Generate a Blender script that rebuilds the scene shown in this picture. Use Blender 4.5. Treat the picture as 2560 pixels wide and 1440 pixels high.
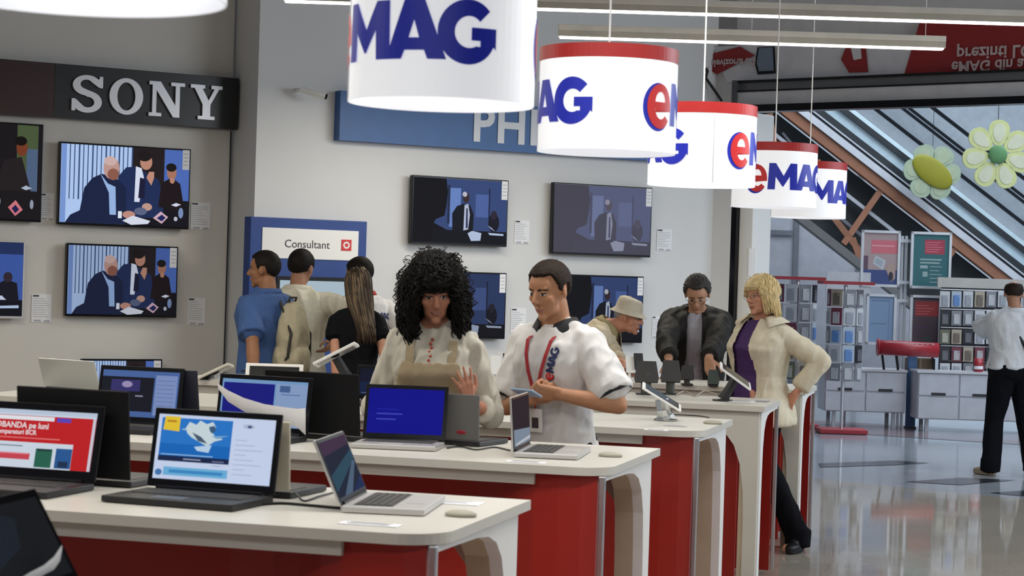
import bpy, bmesh, math, random
from math import sin, cos, pi, radians
from mathutils import Vector, Matrix, Euler, noise
V = Vector
C = bpy.context.scene.collection
random.seed(7)
for o in list(bpy.data.objects): bpy.data.objects.remove(o, do_unlink=True)
sc = bpy.context.scene
# ------------------------------------------------------------------ camera
YAW, PITCH, ROLL, CAMZ = radians(15.23), radians(-.39), radians(1.78), 1.62
Fw = V((-sin(YAW)*cos(PITCH), cos(YAW)*cos(PITCH), sin(PITCH)))
R0 = V((cos(YAW), sin(YAW), 0)); U0 = R0.cross(Fw)
Rt = cos(ROLL)*R0+sin(ROLL)*U0; Up = -sin(ROLL)*R0+cos(ROLL)*U0
CAM = V((0, 0, CAMZ)); FPX = 4978.
cd = bpy.data.cameras.new('camera'); co = bpy.data.objects.new('camera', cd); C.objects.link(co)
co.matrix_world = Matrix(((Rt.x, Up.x, -Fw.x, 0), (Rt.y, Up.y, -Fw.y, 0), (Rt.z, Up.z, -Fw.z, CAMZ), (0, 0, 0, 1)))
cd.sensor_width = 36; cd.lens = 36*FPX/2560; cd.clip_end = 200
cd.dof.use_dof = True; cd.dof.focus_distance = 12.5; cd.dof.aperture_fstop = 9.0
sc.camera = co
sc.view_settings.view_transform = 'Standard'; sc.view_settings.look = 'None'
sc.view_settings.gamma = 1; sc.view_settings.exposure = 0.0
sc.view_settings.use_curve_mapping = False
# ------------------------------------------------------------------ world + lamps
w = bpy.data.worlds.new('world'); sc.world = w; w.use_nodes = True
w.node_tree.nodes['Background'].inputs[0].default_value = (.74, .82, 1, 1)
w.node_tree.nodes['Background'].inputs[1].default_value = .16
def area(name, loc, sx, sy, power, col=(1, 1, 1), rot=(0, 0, 0)):
    l = bpy.data.lights.new(name, 'AREA'); l.shape = 'RECTANGLE'; l.size = sx; l.size_y = sy
    l.energy = power; l.color = col
    o = bpy.data.objects.new(name, l); C.objects.link(o); o.location = loc; o.rotation_euler = rot
    return o
WARM = (1, .93, .80); COOL = (.80, .90, 1)
for i, (x, y, e) in enumerate([(-4.5, 3.4, 50), (-4.8, 6.6, 55), (-5.4, 9.8, 55), (-1.2, 2.0, 50), (-1.0, 5.2, 50), (-1.2, 8.0, 50), (2.2, 6.5, 50), (2.5, 11., 50), (-8, 8.5, 45), (-3.2, 14.0, 55)]):
    area('linear_lamp_light', (x, y, 3.0), 3.0, .12, e, WARM if x < -3 else (1, .97, .92), (0, 0, radians(14)))
area('mall_skylight_light', (3.5, 21.5, 7.5), 9, 7, 950, COOL)
area('mall_skylight_light', (-2.5, 27, 7.5), 8, 5, 600, COOL)
area('concourse_fill_light', (4.6, 13.5, 3.4), 3, 6, 410, COOL, (0, radians(38), 0))  # added cool fill that brightens the right wall, no fixture of its own

# ------------------------------------------------------------------ helpers
def ray(x, y): return Fw+(x-1280)/FPX*Rt-(y-720)/FPX*Up
def W(x, y, d): return CAM+ray(x, y)*d
def atz(x, y, z=.97):
    d = ray(x, y); return CAM+d*((z-CAMZ)/d.z)
def onp(x, y, p0, n):
    d = ray(x, y); return CAM+d*((p0-CAM).dot(n)/d.dot(n))
MATS = {}
def mat(name, col, rough=.5, metal=0., emit=0., spec=.5, noise_amt=.04, scale=8., coat=0., trans=0., bump=0.):
    if name in MATS: return MATS[name]
    m = bpy.data.materials.new(name); m.use_nodes = True; nt = m.node_tree
    b = nt.nodes['Principled BSDF']
    c = (*col, 1)
    b.inputs['Base Color'].default_value = c
    b.inputs['Roughness'].default_value = rough; b.inputs['Metallic'].default_value = metal
    b.inputs['Specular IOR Level'].default_value = spec
    if coat: b.inputs['Coat Weight'].default_value = coat
    if trans: b.inputs['Transmission Weight'].default_value = trans
    if emit:
        b.inputs['Emission Color'].default_value = c; b.inputs['Emission Strength'].default_value = emit
    if noise_amt or bump:
        tc = nt.nodes.new('ShaderNodeTexCoord'); nz = nt.nodes.new('ShaderNodeTexNoise')
        nz.inputs['Scale'].default_value = scale; nz.inputs['Detail'].default_value = 4
        nt.links.new(tc.outputs['Object'], nz.inputs['Vector'])
        if noise_amt:
            r = nt.nodes.new('ShaderNodeValToRGB')
            r.color_ramp.elements[0].position = .3; r.color_ramp.elements[1].position = .7
            r.color_ramp.elements[0].color = (*[max(0, k*(1-noise_amt*2)) for k in col], 1)
            r.color_ramp.elements[1].color = (*[min(1, k*(1+noise_amt)) for k in col], 1)
            nt.links.new(nz.outputs[0], r.inputs[0]); nt.links.new(r.outputs[0], b.inputs['Base Color'])
        if bump:
            bp = nt.nodes.new('ShaderNodeBump'); bp.inputs['Strength'].default_value = bump
            nt.links.new(nz.outputs[0], bp.inputs['Height']); nt.links.new(bp.outputs[0], b.inputs['Normal'])
    MATS[name] = m
    return m
def srgb(r, g, b): return tuple((k/255/12.92 if k <= 10 else ((k/255+.055)/1.055)**2.4) for k in (r, g, b))
def scr(r, g, b, k=.85):      # colour shown by a lit screen
    n = 'screen_%d_%d_%d_%d' % (r, g, b, int(k*100))
    if n not in MATS:
        m = mat(n, srgb(r, g, b), .45, emit=k, noise_amt=0, spec=.0)
        m.node_tree.nodes['Principled BSDF'].inputs['Base Color'].default_value = (.012, .012, .014, 1)
    return MATS[n]

class MB:
    def __init__(s): s.v = []; s.f = []; s.m = []; s.mats = []
    def mi(s, m):
        if m not in s.mats: s.mats.append(m)
        return s.mats.index(m)
    def add(s, vs, fs, m, M=None):
        k = len(s.v)
        for p in vs:
            p = V(p); s.v.append(M @ p if M is not None else p)
        i = s.mi(m)
        for f in fs: s.f.append([k+a for a in f]); s.m.append(i)
        return s
    def box(s, c, d, m, M=None, bev=0):
        x, y, z = [k/2 for k in d]; cx, cy, cz = c
        if bev:
            bm = bmesh.new(); bmesh.ops.create_cube(bm, size=1)
            bmesh.ops.scale(bm, vec=V(d), verts=bm.verts); 
            bmesh.ops.bevel(bm, geom=bm.edges[:], offset=bev, segments=2, affect='EDGES', profile=.6)
            bm.verts.index_update()
            vs = [v.co+V(c) for v in bm.verts]; fs = [[v.index for v in f.verts] for f in bm.faces]; bm.free()
            return s.add(vs, fs, m, M)
        vs = [(cx+a*x, cy+b*y, cz+e*z) for a in (-1, 1) for b in (-1, 1) for e in (-1, 1)]
        return s.add(vs, [(0, 1, 3, 2), (4, 6, 7, 5), (0, 4, 5, 1), (2, 3, 7, 6), (0, 2, 6, 4), (1, 5, 7, 3)], m, M)
    def prism(s, poly, z0, z1, m, M=None, caps=True):      # poly in xy, extruded in z
        n = len(poly)
        vs = [(p[0], p[1], z0) for p in poly]+[(p[0], p[1], z1) for p in poly]
        fs = [(i, (i+1) % n, n+(i+1) % n, n+i) for i in range(n)]
        if caps: fs += [list(range(n))[::-1], list(range(n, 2*n))]
        return s.add(vs, fs, m, M)
    def rings(s, rs, m, M=None, close=True, caps=True):    # rs = list of equal-length loops
        n = len(rs[0]); vs = [p for r in rs for p in r]; fs = []
        for a in range(len(rs)-1):
            for i in range(n if close else n-1):
                j = (i+1) % n; fs.append((a*n+i, a*n+j, (a+1)*n+j, (a+1)*n+i))
        if caps and close: fs += [list(range(n))[::-1], [(len(rs)-1)*n+i for i in range(n)]]
        return s.add(vs, fs, m, M)
    def tube(s, pts, r, m, n=8, M=None):
        pts = [V(p) for p in pts]; rs = []
        rr = r if isinstance(r, (list, tuple)) else [r]*len(pts)
        t0 = None; a = None
        for i, p in enumerate(pts):
            t = (pts[min(i+1, len(pts)-1)]-pts[max(i-1, 0)])
            t = t.normalized() if t.length > 1e-9 else V((0, 0, 1))
            if a is None: a = t.orthogonal().normalized()
            else:
                a = (a-t*a.dot(t)); a = a.normalized() if a.length > 1e-6 else t.orthogonal().normalized()
            b = t.cross(a)
            rs.append([p+(a*cos(2*pi*k/n)+b*sin(2*pi*k/n))*rr[i] for k in range(n)])
        return s.rings(rs, m, M)
    def ell(s, c, r, m, M=None, nu=20, nv=12, R=None):
        rs = []; c = V(c)
        for j in range(nv+1):
            th = pi*(.001+.998*j/nv)
            ring = []
            for i in range(nu):
                p = V((r[0]*sin(th)*cos(2*pi*i/nu), r[1]*sin(th)*sin(2*pi*i/nu), -r[2]*cos(th)))
                if R: p = R @ p
                ring.append(c+p)
            rs.append(ring)
        return s.rings(rs, m, M)
    def cap(s, p0, p1, r0, r1, m, M=None, n=16):
        p0, p1 = V(p0), V(p1); t = p1-p0; L = t.length
        if L < 1e-6: return s.ell(p0, (r0,)*3, m, M)
        t /= L; a = t.orthogonal().normalized(); b = t.cross(a); rs = []
        prof = [(-r0*cos(q), r0*sin(q)) for q in (.05, .5, 1.0)]+[(0, r0)]+[(L*k, r0+(r1-r0)*k) for k in (.25, .5, .75)]+[(L, r1)]+[(L+r1*cos(q), r1*sin(q)) for q in (1.0, .5, .05)]
        for h, rad in prof: rs.append([p0+t*h+(a*cos(2*pi*k/n)+b*sin(2*pi*k/n))*rad for k in range(n)])
        return s.rings(rs, m, M)
    def build(s, name, parent=None, smooth=False, world=False):
        me = bpy.data.meshes.new(name); me.from_pydata([tuple(p) for p in s.v], [], s.f)
        for m in s.mats: me.materials.append(m)
        me.polygons.foreach_set('material_index', s.m)
        me.update()
        bm = bmesh.new(); bm.from_mesh(me); bmesh.ops.recalc_face_normals(bm, faces=bm.faces); bm.to_mesh(me); bm.free()
        if smooth: me.polygons.foreach_set('use_smooth', [True]*len(me.polygons))
        o = bpy.data.objects.new(name, me); C.objects.link(o)
        if parent: o.parent = parent
        return o
def tag(o, label=None, cat=None, group=None, kind=None):
    if label: o['label'] = label
    if cat: o['category'] = cat
    if group: o['group'] = group
    if kind: o['kind'] = kind
    return o
def thing(name, label, cat, loc=(0, 0, 0), rz=0., group=None):
    o = bpy.data.objects.new(name, None); C.objects.link(o); o.empty_display_size = .1
    o.location = loc; o.rotation_euler = (0, 0, rz)
    return tag(o, label, cat, group)
def copy_tree(o, parent=None):
    c = o.copy(); C.objects.link(c)
    if parent: c.parent = parent
    for ch in [q for q in list(bpy.data.objects) if q.parent == o and q != c]: copy_tree(ch, c)
    return c
def frame(origin, x, z=V((0, 0, 1))):   # matrix with local x, z; y = z cross x
    x = V(x).normalized(); z = V(z); z = (z-x*z.dot(x)).normalized(); y = z.cross(x)
    o = V(origin)
    return Matrix(((x.x, y.x, z.x, o.x), (x.y, y.y, z.y, o.y), (x.z, y.z, z.z, o.z), (0, 0, 0, 1)))
def curve_mesh(splines, extrude=0.):
    cu = bpy.data.curves.new('c', 'CURVE'); cu.dimensions = '2D'; cu.fill_mode = 'BOTH'; cu.extrude = extrude
    for pl in splines:
        sp = cu.splines.new('POLY'); sp.points.add(len(pl)-1); sp.use_cyclic_u = True
        for q, p in zip(sp.points, pl): q.co = (p[0], p[1], 0, 1)
    return conv(cu)
def conv(cu):
    o = bpy.data.objects.new('c', cu); C.objects.link(o)
    dg = bpy.context.evaluated_depsgraph_get()
    me = bpy.data.meshes.new_from_object(o.evaluated_get(dg)); vs = [v.co.copy() for v in me.vertices]; fs = [list(p.vertices) for p in me.polygons]
    bpy.data.objects.remove(o); bpy.data.meshes.remove(me); bpy.data.curves.remove(cu)
    return vs, fs
def text(s, size, extrude=0., bold=0., align='CENTER', sx=1., space=1.):
    cu = bpy.data.curves.new('t', 'FONT'); cu.body = s; cu.size = size; cu.extrude = extrude; cu.offset = bold
    cu.align_x = align; cu.space_character = space; cu.resolution_u = 3
    vs, fs = conv(cu)
    return [V((v.x*sx, v.y, v.z)) for v in vs], fs
def arc(cx, cy, rx, ry, a0, a1, n=20):
    return [(cx+rx*cos(radians(a0+(a1-a0)*k/n)), cy+ry*sin(radians(a0+(a1-a0)*k/n))) for k in range(n+1)]

# ------------------------------------------------------------------ shared materials
M_wall = mat('wall_paint', (.66, .645, .61), .75, noise_amt=.015, scale=1.5)
M_wallc = mat('wall_paint_cool', (.68, .685, .69), .7, noise_amt=.015, scale=1.5)
M_ceil = mat('ceiling_paint', (.5, .5, .5), .85)
M_white = mat('white_laminate', (.58, .565, .515), .38, noise_amt=.01, spec=.5)
M_side = mat('white_lacquer', (.80, .80, .79), .4, noise_amt=.01)
M_jamb_shade = mat('shaded_jamb', (.50, .42, .31), .6)  # shade on the white panel's inner arch edge, put into the colour
M_red = mat('red_laminate', (.33, .016, .010), .42, noise_amt=.03, scale=3)
M_chrome = mat('brushed_metal', (.75, .75, .78), .28, 1.)
M_black = mat('black_plastic', (.006, .006, .007), .45, spec=.3, noise_amt=0)
M_dark = mat('dark_plastic', (.014, .014, .015), .5, noise_amt=0)
M_gloss = mat('black_gloss', (.006, .006, .008), .18, spec=.25, noise_amt=0)
M_silver = mat('silver_aluminium', (.62, .61, .60), .38, .7, noise_amt=0)
M_key = mat('keyboard_dark', (.06, .058, .055), .6, noise_amt=0)
M_wp = mat('white_plastic', (.82, .82, .80), .4, noise_amt=0)
M_paper = mat('paper', (.80, .81, .84), .7, noise_amt=0)
M_ink = mat('ink', (.05, .05, .06), .7, noise_amt=0)
M_greytext = mat('grey_print', (.42, .42, .46), .7, noise_amt=0)
M_lamp = mat('lamp_glow', (1, .94, .84), .5, emit=5., noise_amt=0)
M_fix = mat('fixture_paint', (.78, .75, .68), .5)
M_blue = mat('logo_blue', (.006, .018, .46), .45, noise_amt=0)
M_lred = mat('logo_red', (.62, .02, .02), .45, noise_amt=0)
M_glass = mat('clear_acrylic', (.9, .93, .93), .08, trans=.85, noise_amt=0)

# ------------------------------------------------------------------ brand lettering glyphs (cap height 1)
def glyph_M(x=0): return [[(x+a, b) for a, b in [(0, 0), (.05, 1), (.30, 1), (.60, .52), (.86, 1), (1.14, 1), (1.16, 0), (.86, 0), (.84, .50), (.60, .12), (.56, .12), (.30, .48), (.28, 0)]]], 1.16
def glyph_A(x=0): return [[(x+a, b) for a, b in [(0, 0), (.34, 1), (.70, 1), (1.08, 0), (.76, 0), (.70, .15), (.36, .15), (.30, 0)]], [(x+a, b) for a, b in [(.43, .36), (.61, .36), (.52, .66)]]], 1.02
def glyph_G(x=0):
    p = arc(x+.50, .48, .52, .55, 42, 335, 30)
    p += [(x+1.02, .20), (x+1.02, .56), (x+.56, .56), (x+.56, .34), (x+.72, .34), (x+.72, .24)]
    p += arc(x+.52, .48, .25, .27, 300, 42, 20)
    return [p], 1.04
def glyph_e(x=0):
    p = arc(x+.44, .42, .40, .52, 0, 322, 30)+arc(x+.47, .42, .20, .30, 318, 190, 14)+[(x+.27, .32), (x+.84, .32)]
    return [p, arc(x+.45, .52, .17, .24, 0, 180, 14)], .84
def glyph_ec(x=0):   # blue crescent behind the e
    return [arc(x+.38, .40, .45, .56, 70, 325, 26)+arc(x+.50, .42, .36, .46, 318, 75, 20)], .84
def logo_parts():
    out = []; x = 0
    out.append((glyph_ec(x)[0], 'b', 0.)); g, a = glyph_e(x); out.append((g, 'r', .0012)); x += a+.02
    for G, adv in ((glyph_M, 1.08), (glyph_A, .94), (glyph_G, 1.04)):
        g, a = G(x); out.append((g, 'b', .0006)); x += adv
    return out, x
def logo_flat(mb, M, h, mb_b=None):
    ps, wd_ = logo_parts()
    for g, c, off in ps:
        vs, fs = curve_mesh(g)
        mb.add([V(((v.x-wd_/2)*h, (v.y-.5)*h, off)) for v in vs], fs, M_lred if c == 'r' else (mb_b or M_blue), M)
def logo_cyl(mb, r, h, z, a0, squeeze=1.):
    ps, wd_ = logo_parts()
    for g, c, off in ps:
        vs, fs = curve_mesh(g)
        bm = bmesh.new(); bv = [bm.verts.new(v) for v in vs]
        for f in fs:
            try: bm.faces.new([bv[i] for i in f])
            except ValueError: pass
        x = -.1
        while x < wd_+.2:
            bmesh.ops.bisect_plane(bm, geom=bm.verts[:]+bm.edges[:]+bm.faces[:], plane_co=(x, 0, 0), plane_no=(1, 0, 0)); x += .1
        bm.verts.index_update(); out = []
        for v in bm.verts:
            a = a0+v.co.x*h*squeeze/r; rr = r+.0015+off
            out.append(V((rr*sin(a), -rr*cos(a), z+v.co.y*h)))
        mb.add(out, [[v.index for v in f.verts] for f in bm.faces], M_lred if c == 'r' else M_blue); bm.free()
# ------------------------------------------------------------------ setting: walls, floor, ceiling
WD = V((sin(radians(44.3)), cos(radians(44.3)), 0)); WN = V((WD.y, -WD.x, 0)); WRZ = math.atan2(WD.y, WD.x)
A0 = W(300, 460, 15.0); A0.z = 0
B0 = A0+WN*.45
QD = V((sin(radians(113)), cos(radians(113)), 0)); QN = V((QD.y, -QD.x, 0))
SB = 5.18                       # where the television wall meets the shop front
Q0 = B0+WD*SB
def sA(x, y, off=0):            # photo position -> distance along / height on the television walls
    p = onp(x, y, A0+WN*off, WN); return (p-A0).dot(WD), p.z
def sQ(x, y, off=0):
    p = onp(x, y, Q0-QN*off, QN); return (p-Q0).dot(QD), p.z
MA = frame(A0, WD); MQ = frame(Q0, QD)
def struct(o, kind='structure'): o['kind'] = kind; return o
H = 4.6
s_end = sA(570, 600)[0]; s_ret = s_end+.02
m = MB(); m.box(((s_end-6)/2+.0, .10, H/2), (s_end+6, .2, H), M_wall, MA); struct(m.build('wall_left'))
m = MB(); m.box(((s_ret+SB)/2, .1-.45+.15, H/2), (SB-s_ret, .5, H), M_wallc, MA); struct(m.build('wall_back'))
m = MB(); m.box((s_end-.004, -.003, 1.33), (.008, .012, 2.66), M_dark, MA); struct(m.build('trim_1'))
# pier that closes the shop front, black door edge and white door jamb
sq = lambda x: sQ(x, 700)[0]
q1, q2, q3 = sq(1823), sq(1836), sq(1870)
zb0 = sQ(1888, 281)[1]
m = MB(); m.box((q1/2, .15, H/2), (q1, .3, H), M_wallc, MQ); struct(m.build('wall_front'))
m = MB(); m.box(((q1+q2)/2, .14, zb0/2), (q2-q1, .28, zb0), M_gloss, MQ); struct(m.build('trim_2'))
m = MB(); m.box(((q2+q3)/2, .2, zb0/2), (q3-q2, .3, zb0), M_wp, MQ, bev=.01); struct(m.build('trim_3'))
m = MB(); m.box((3.2, .1, (H+zb0)/2+.25), (12, .2, H-zb0-.5), mat('header_grey', (.58, .58, .59), .6), MQ)
struct(m.build('wall_header'))
m = MB(); m.box((-1, 8, H+.05), (24, 22, .1), M_ceil); struct(m.build('ceiling'))

def floor_mat(name, c1, c2, cm, rough, sx, sy):
    m = bpy.data.materials.new(name); m.use_nodes = True; nt = m.node_tree; b = nt.nodes['Principled BSDF']
    tc = nt.nodes.new('ShaderNodeTexCoord'); br = nt.nodes.new('ShaderNodeTexBrick'); nz = nt.nodes.new('ShaderNodeTexNoise')
    br.offset = 0; br.inputs['Color1'].default_value = (*c1, 1); br.inputs['Color2'].default_value = (*c2, 1); br.inputs['Mortar'].default_value = (*cm, 1)
    br.inputs['Scale'].default_value = 1; br.inputs['Mortar Size'].default_value = .004; br.inputs['Brick Width'].default_value = sx; br.inputs['Row Height'].default_value = sy
    nz.inputs['Scale'].default_value = 3.5; nz.inputs['Detail'].default_value = 6
    mx = nt.nodes.new('ShaderNodeMix'); mx.data_type = 'RGBA'; mx.blend_type = 'MULTIPLY'; mx.inputs[0].default_value = .25
    nt.links.new(tc.outputs['Object'], br.inputs['Vector']); nt.links.new(tc.outputs['Object'], nz.inputs['Vector'])
    nt.links.new(br.outputs['Color'], mx.inputs[6]); nt.links.new(nz.outputs[0], mx.inputs[7]); nt.links.new(mx.outputs[2], b.inputs['Base Color'])
    b.inputs['Roughness'].default_value = rough; b.inputs['Specular IOR Level'].default_value = .7
    bp = nt.nodes.new('ShaderNodeBump'); bp.inputs['Strength'].default_value = .03; bp.inputs['Distance'].default_value = .01
    nt.links.new(nz.outputs[0], bp.inputs['Height']); nt.links.new(bp.outputs[0], b.inputs['Normal'])
    return m
M_floor = floor_mat('beige_polished_tiles', (.38, .345, .295), (.41, .37, .315), (.33, .30, .255), .055, .6, .6)
M_floor2 = floor_mat('grey_polished_stone', (.33, .36, .40), (.38, .41, .45), (.30, .32, .35), .11, 1.2, 1.2)
thr = Q0+QD*3
m = MB(); a, b = Q0-QD*7, Q0+QD*12
m.add([V((-14, -1, 0)), V((8, -1, 0)), V((b.x, b.y, 0)), V((a.x, a.y, 0)), V((-14, 16, 0))], [(0, 1, 2, 3, 4)], M_floor); struct(m.build('floor'))
m = MB(); m.add([V((a.x, a.y, 0)), V((b.x, b.y, 0)), V((14, 40, 0)), V((-14, 40, 0))], [(0, 1, 2, 3)], M_floor2); struct(m.build('floor_concourse'))
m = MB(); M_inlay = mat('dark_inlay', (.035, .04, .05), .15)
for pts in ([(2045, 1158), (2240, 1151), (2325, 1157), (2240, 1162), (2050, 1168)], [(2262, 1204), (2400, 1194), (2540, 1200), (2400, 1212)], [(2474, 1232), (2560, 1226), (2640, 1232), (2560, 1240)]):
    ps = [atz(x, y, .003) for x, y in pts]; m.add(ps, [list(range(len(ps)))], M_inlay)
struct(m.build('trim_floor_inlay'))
p0, p1, p2, p3 = atz(2040, 1078, .003), atz(2560, 1112, .003), atz(2640, 1085, .003), atz(2030, 1050, .003)
m = MB(); m.add([p0, p1, p2, p3], [(0, 1, 2, 3)], mat('mauve_stone', (.20, .15, .16), .15)); struct(m.build('floor_band'))

# shop-front header: black beam, steel groove, grey band and the printed banner above it
def qband(name, ya, yb, x, dy, col_mat, off, lab, cat, thick=.06, L=(None, None)):
    z0, z1 = sQ(x, yb)[1], sQ(x, ya)[1]
    a = L[0] if L[0] is not None else q3-.3; b = L[1] or 8.
    m = MB(); m.box(((a+b)/2, -off-thick/2, (z0+z1)/2), (b-a, thick, z1-z0), col_mat, MQ)
    return m.build(name)
t = thing('roller_shutter_box', 'grey metal roller shutter header with dark grooves above the shop entrance', 'shutter', tuple(Q0))
def qpart(name, x, ya, yb, mt, off, thick, a=-.02, b=8.):
    z0, z1 = sQ(x, yb)[1], sQ(x, ya)[1]; m = MB()
    m.box(((a+b)/2, -off-thick/2, (z0+z1)/2), (b-a, thick, z1-z0), mt, MQ); o = m.build(name); o.parent = t; o.location = -V(t.location); return o
qa = sq(1845)
qpart('black_beam', 1900, 266, 283, M_gloss, .02, .14, qa)
qpart('lower_band', 1900, 232, 266, mat('steel_grey', (.62, .62, .64), .5, 0), .02, .08, qa)
qpart('groove', 1900, 228, 232, M_black, .02, .09, qa)
qpart('shutter_slats', 1900, 208, 228, mat('steel_dark', (.20, .205, .215), .45, .2), .01, .05, qa)
qpart('groove', 1900, 203, 208, M_black, .02, .09, qa)
qpart('guide_rail', 1850, 205, 262, mat('rail_dark', (.08, .08, .085), .5), .02, .12, sq(1836), qa)
# printed banner
t = thing('printed_banner', 'red and white printed banner with upside-down writing above the shutter box', 'banner', tuple(Q0))
z0, z1 = sQ(1900, 203)[1], sQ(1900, 112)[1]
s0, s1, s2 = sQ(1795, 150)[0], sQ(2268, 150)[0], 4.2
M_bw = mat('banner_white', (.62, .62, .66), .6); M_br = mat('banner_red', (.26, .012, .014), .55); M_bd = mat('banner_device', (.16, .21, .28), .5)
def qp(mb, pts, mt, off):
    mb.add([MQ @ V((s, -off, z)) for s, z in pts], [list(range(len(pts)))], mt)
m = MB(); m.prism([(s0+.12, z0), (s1, z0), (s1+.12, z1), (s0, z1), (s0-.05, z0+.35)], 0, .04, M_bw, MQ @ Matrix.Rotation(radians(90), 4, 'X'))
o = m.build('banner_sheet', t); o.location = -V(t.location)
m = MB(); m.prism([(s1, z0), (s2, z0), (s2, z1+.1), (s1+.12, z1+.1)], 0, .045, M_br, MQ @ Matrix.Rotation(radians(90), 4, 'X'))
o = m.build('red_panel', t); o.location = -V(t.location)
def qxy(x, y): return sQ(x, y)
m = MB()
qp(m, [qxy(*p) for p in [(1792, 135), (1858, 118), (1895, 140), (1858, 158), (1800, 188), (1788, 180)]], M_br, .052)
o = m.build('printed_picture', t); o.location = -V(t.location); m = MB()
qp(m, [qxy(*p) for p in [(1902, 120), (1945, 118), (1948, 185), (1902, 188), (1895, 160)]], M_black, .054)
qp(m, [qxy(*p) for p in [(1906, 122), (1940, 120), (1943, 178), (1906, 180), (1900, 158)]], M_bd, .056)
o = m.build('printed_picture', t); o.location = -V(t.location); m = MB()
qp(m, [qxy(*p) for p in [(2122, 120), (2172, 120), (2178, 182), (2130, 183), (2110, 150)]], M_br, .052)
qp(m, [qxy(*p) for p in [(2135, 122), (2160, 120), (2162, 148), (2142, 152)]], M_bw, .054)
o = m.build('printed_picture', t); o.location = -V(t.location)
for txt, px, py, sz in (('prezinti LG!', 2500, 118, .14), ('eMAG din arca', 2500, 152, .125), ('televizorul LG', 1838, 150, .085)):
    m = MB(); s, z = qxy(px, py); vs, fs = text(txt, sz, bold=.003)
    M = MQ @ Matrix.Translation((s, -.062, z)) @ Matrix.Rotation(radians(90), 4, 'X') @ Matrix.Diagonal((1, -1, 1, 1))
    m.add(vs, fs, mat('banner_print', (.50, .40, .40), .6), M); o = m.build('lettering', t); o.location = -V(t.location)
# diagonal rail with a small camera arm left of the shutter
m = MB(); a = MQ @ V((sQ(1783, 198)[0], -.12, sQ(1783, 198)[1])); b_ = MQ @ V((sQ(1820, 255)[0], -.10, sQ(1820, 255)[1]))
m.tube([a, b_], .012, M_dark); c_ = MQ @ V((sQ(1732, 176)[0], -.2, sQ(1732, 176)[1])); d_ = MQ @ V((sQ(1785, 178)[0], -.1, sQ(1785, 178)[1]))
m.tube([c_, d_], .02, M_dark); m.tube([d_, a], .012, M_dark)
tag(m.build('steel_bracket'), 'dark steel arm bracket beside the left end of the printed banner', 'bracket')

# ------------------------------------------------------------------ flat pictures for screens
def art(mb, items, x0, z0, w, h, y, M):
    for k, it in enumerate(items):
        yy = y-.00016*(k+1)
        if it[0] == 'r': pts = [(it[1], it[2]), (it[3], it[2]), (it[3], it[4]), (it[1], it[4])]
        elif it[0] == 'e': pts = [(it[1]+it[3]*cos(2*pi*q/18), it[2]+it[4]*sin(2*pi*q/18)) for q in range(18)]
        else: pts = it[1]
        mb.add([V((x0+min(1, max(0, u))*w, yy, z0+min(1, max(0, v))*h)) for u, v in pts], [list(range(len(pts)))], it[-1], M)
S = scr
def meeting(k=.85):
    g = lambda r, gg, b: S(r, gg, b, k)
    it = [('r', 0, 0, .56, 1, g(175, 200, 240))]
    for q in range(16): it.append(('r', .03+q*.034, .3, .034+q*.034+(.004 if q % 3 else .008), 1, g(60, 80, 120)))
    it += [('r', .55, .25, .80, 1, g(34, 27, 30)), ('r', .80, .25, 1, 1, g(75, 105, 180)), ('r', .22, 0, 1, .34, g(20, 18, 26)),
      ('p', [(.44, .1), (.44, .62), (.5, .74), (.58, .76), (.68, .66), (.76, .6), (.8, .3), (.8, .1)], g(30, 45, 85)),
      ('p', [(.57, .3), (.575, .76), (.62, .74), (.64, .62), (.61, .3)], g(215, 222, 240)), ('p', [(.60, .35), (.61, .62), (.65, .6), (.65, .35)], g(25, 25, 55)),
      ('e', .655, .82, .048, .10, g(185, 135, 115)), ('e', .64, .90, .055, .07, g(28, 22, 22)),
      ('p', [(.72, .62), (.70, .52), (.66, .62), (.68, .70), (.72, .70)], g(190, 140, 120)),
      ('p', [(.76, .25), (.78, .56), (.86, .64), (.93, .56), (.96, .30), (.94, .2)], g(28, 18, 22)), ('e', .86, .70, .038, .09, g(165, 115, 95)), ('e', .855, .77, .042, .055, g(25, 20, 20)),
      ('e', .865, .60, .02, .04, g(180, 130, 110)),
      ('p', [(.04, .0), (.08, .1), (.15, .16), (.18, .45), (.24, .58), (.31, .64), (.42, .60), (.50, .48), (.51, .14), (.50, 0)], g(24, 34, 66)),
      ('p', [(.30, .64), (.36, .52), (.42, .48), (.43, .12), (.38, .12), (.37, .40)], g(150, 180, 225)),
      ('e', .385, .72, .062, .145, g(190, 150, 140)), ('e', .40, .64, .045, .075, g(140, 90, 75)), ('e', .375, .81, .05, .06, g(205, 175, 170)),
      ('r', .445, .08, .475, .17, g(225, 230, 240)), ('e', .53, .13, .05, .05, g(190, 140, 125)), ('p', [(.48, .05), (.56, .12), (.70, .06), (.68, .02), (.55, 0)], g(215, 220, 235)),
      ('e', .67, .24, .04, .05, g(190, 150, 135)), ('e', .62, .18, .05, .05, g(90, 100, 130)), ('p', [(.72, .10), (.78, .19), (.84, .12), (.79, .03)], g(205, 170, 185)), ('p', [(.75, .10), (.79, .15), (.82, .11), (.79, .06)], g(30, 35, 90)),
      ('p', [(.86, .28), (.90, .31), (.94, .29), (.90, .26)], g(210, 215, 235)), ('e', .94, .18, .02, .07, g(120, 140, 180)), ('e', .90, .10, .015, .03, g(180, 185, 200)), ('r', 0, .0, .04, 1, g(120, 150, 210))]
    return it
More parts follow.
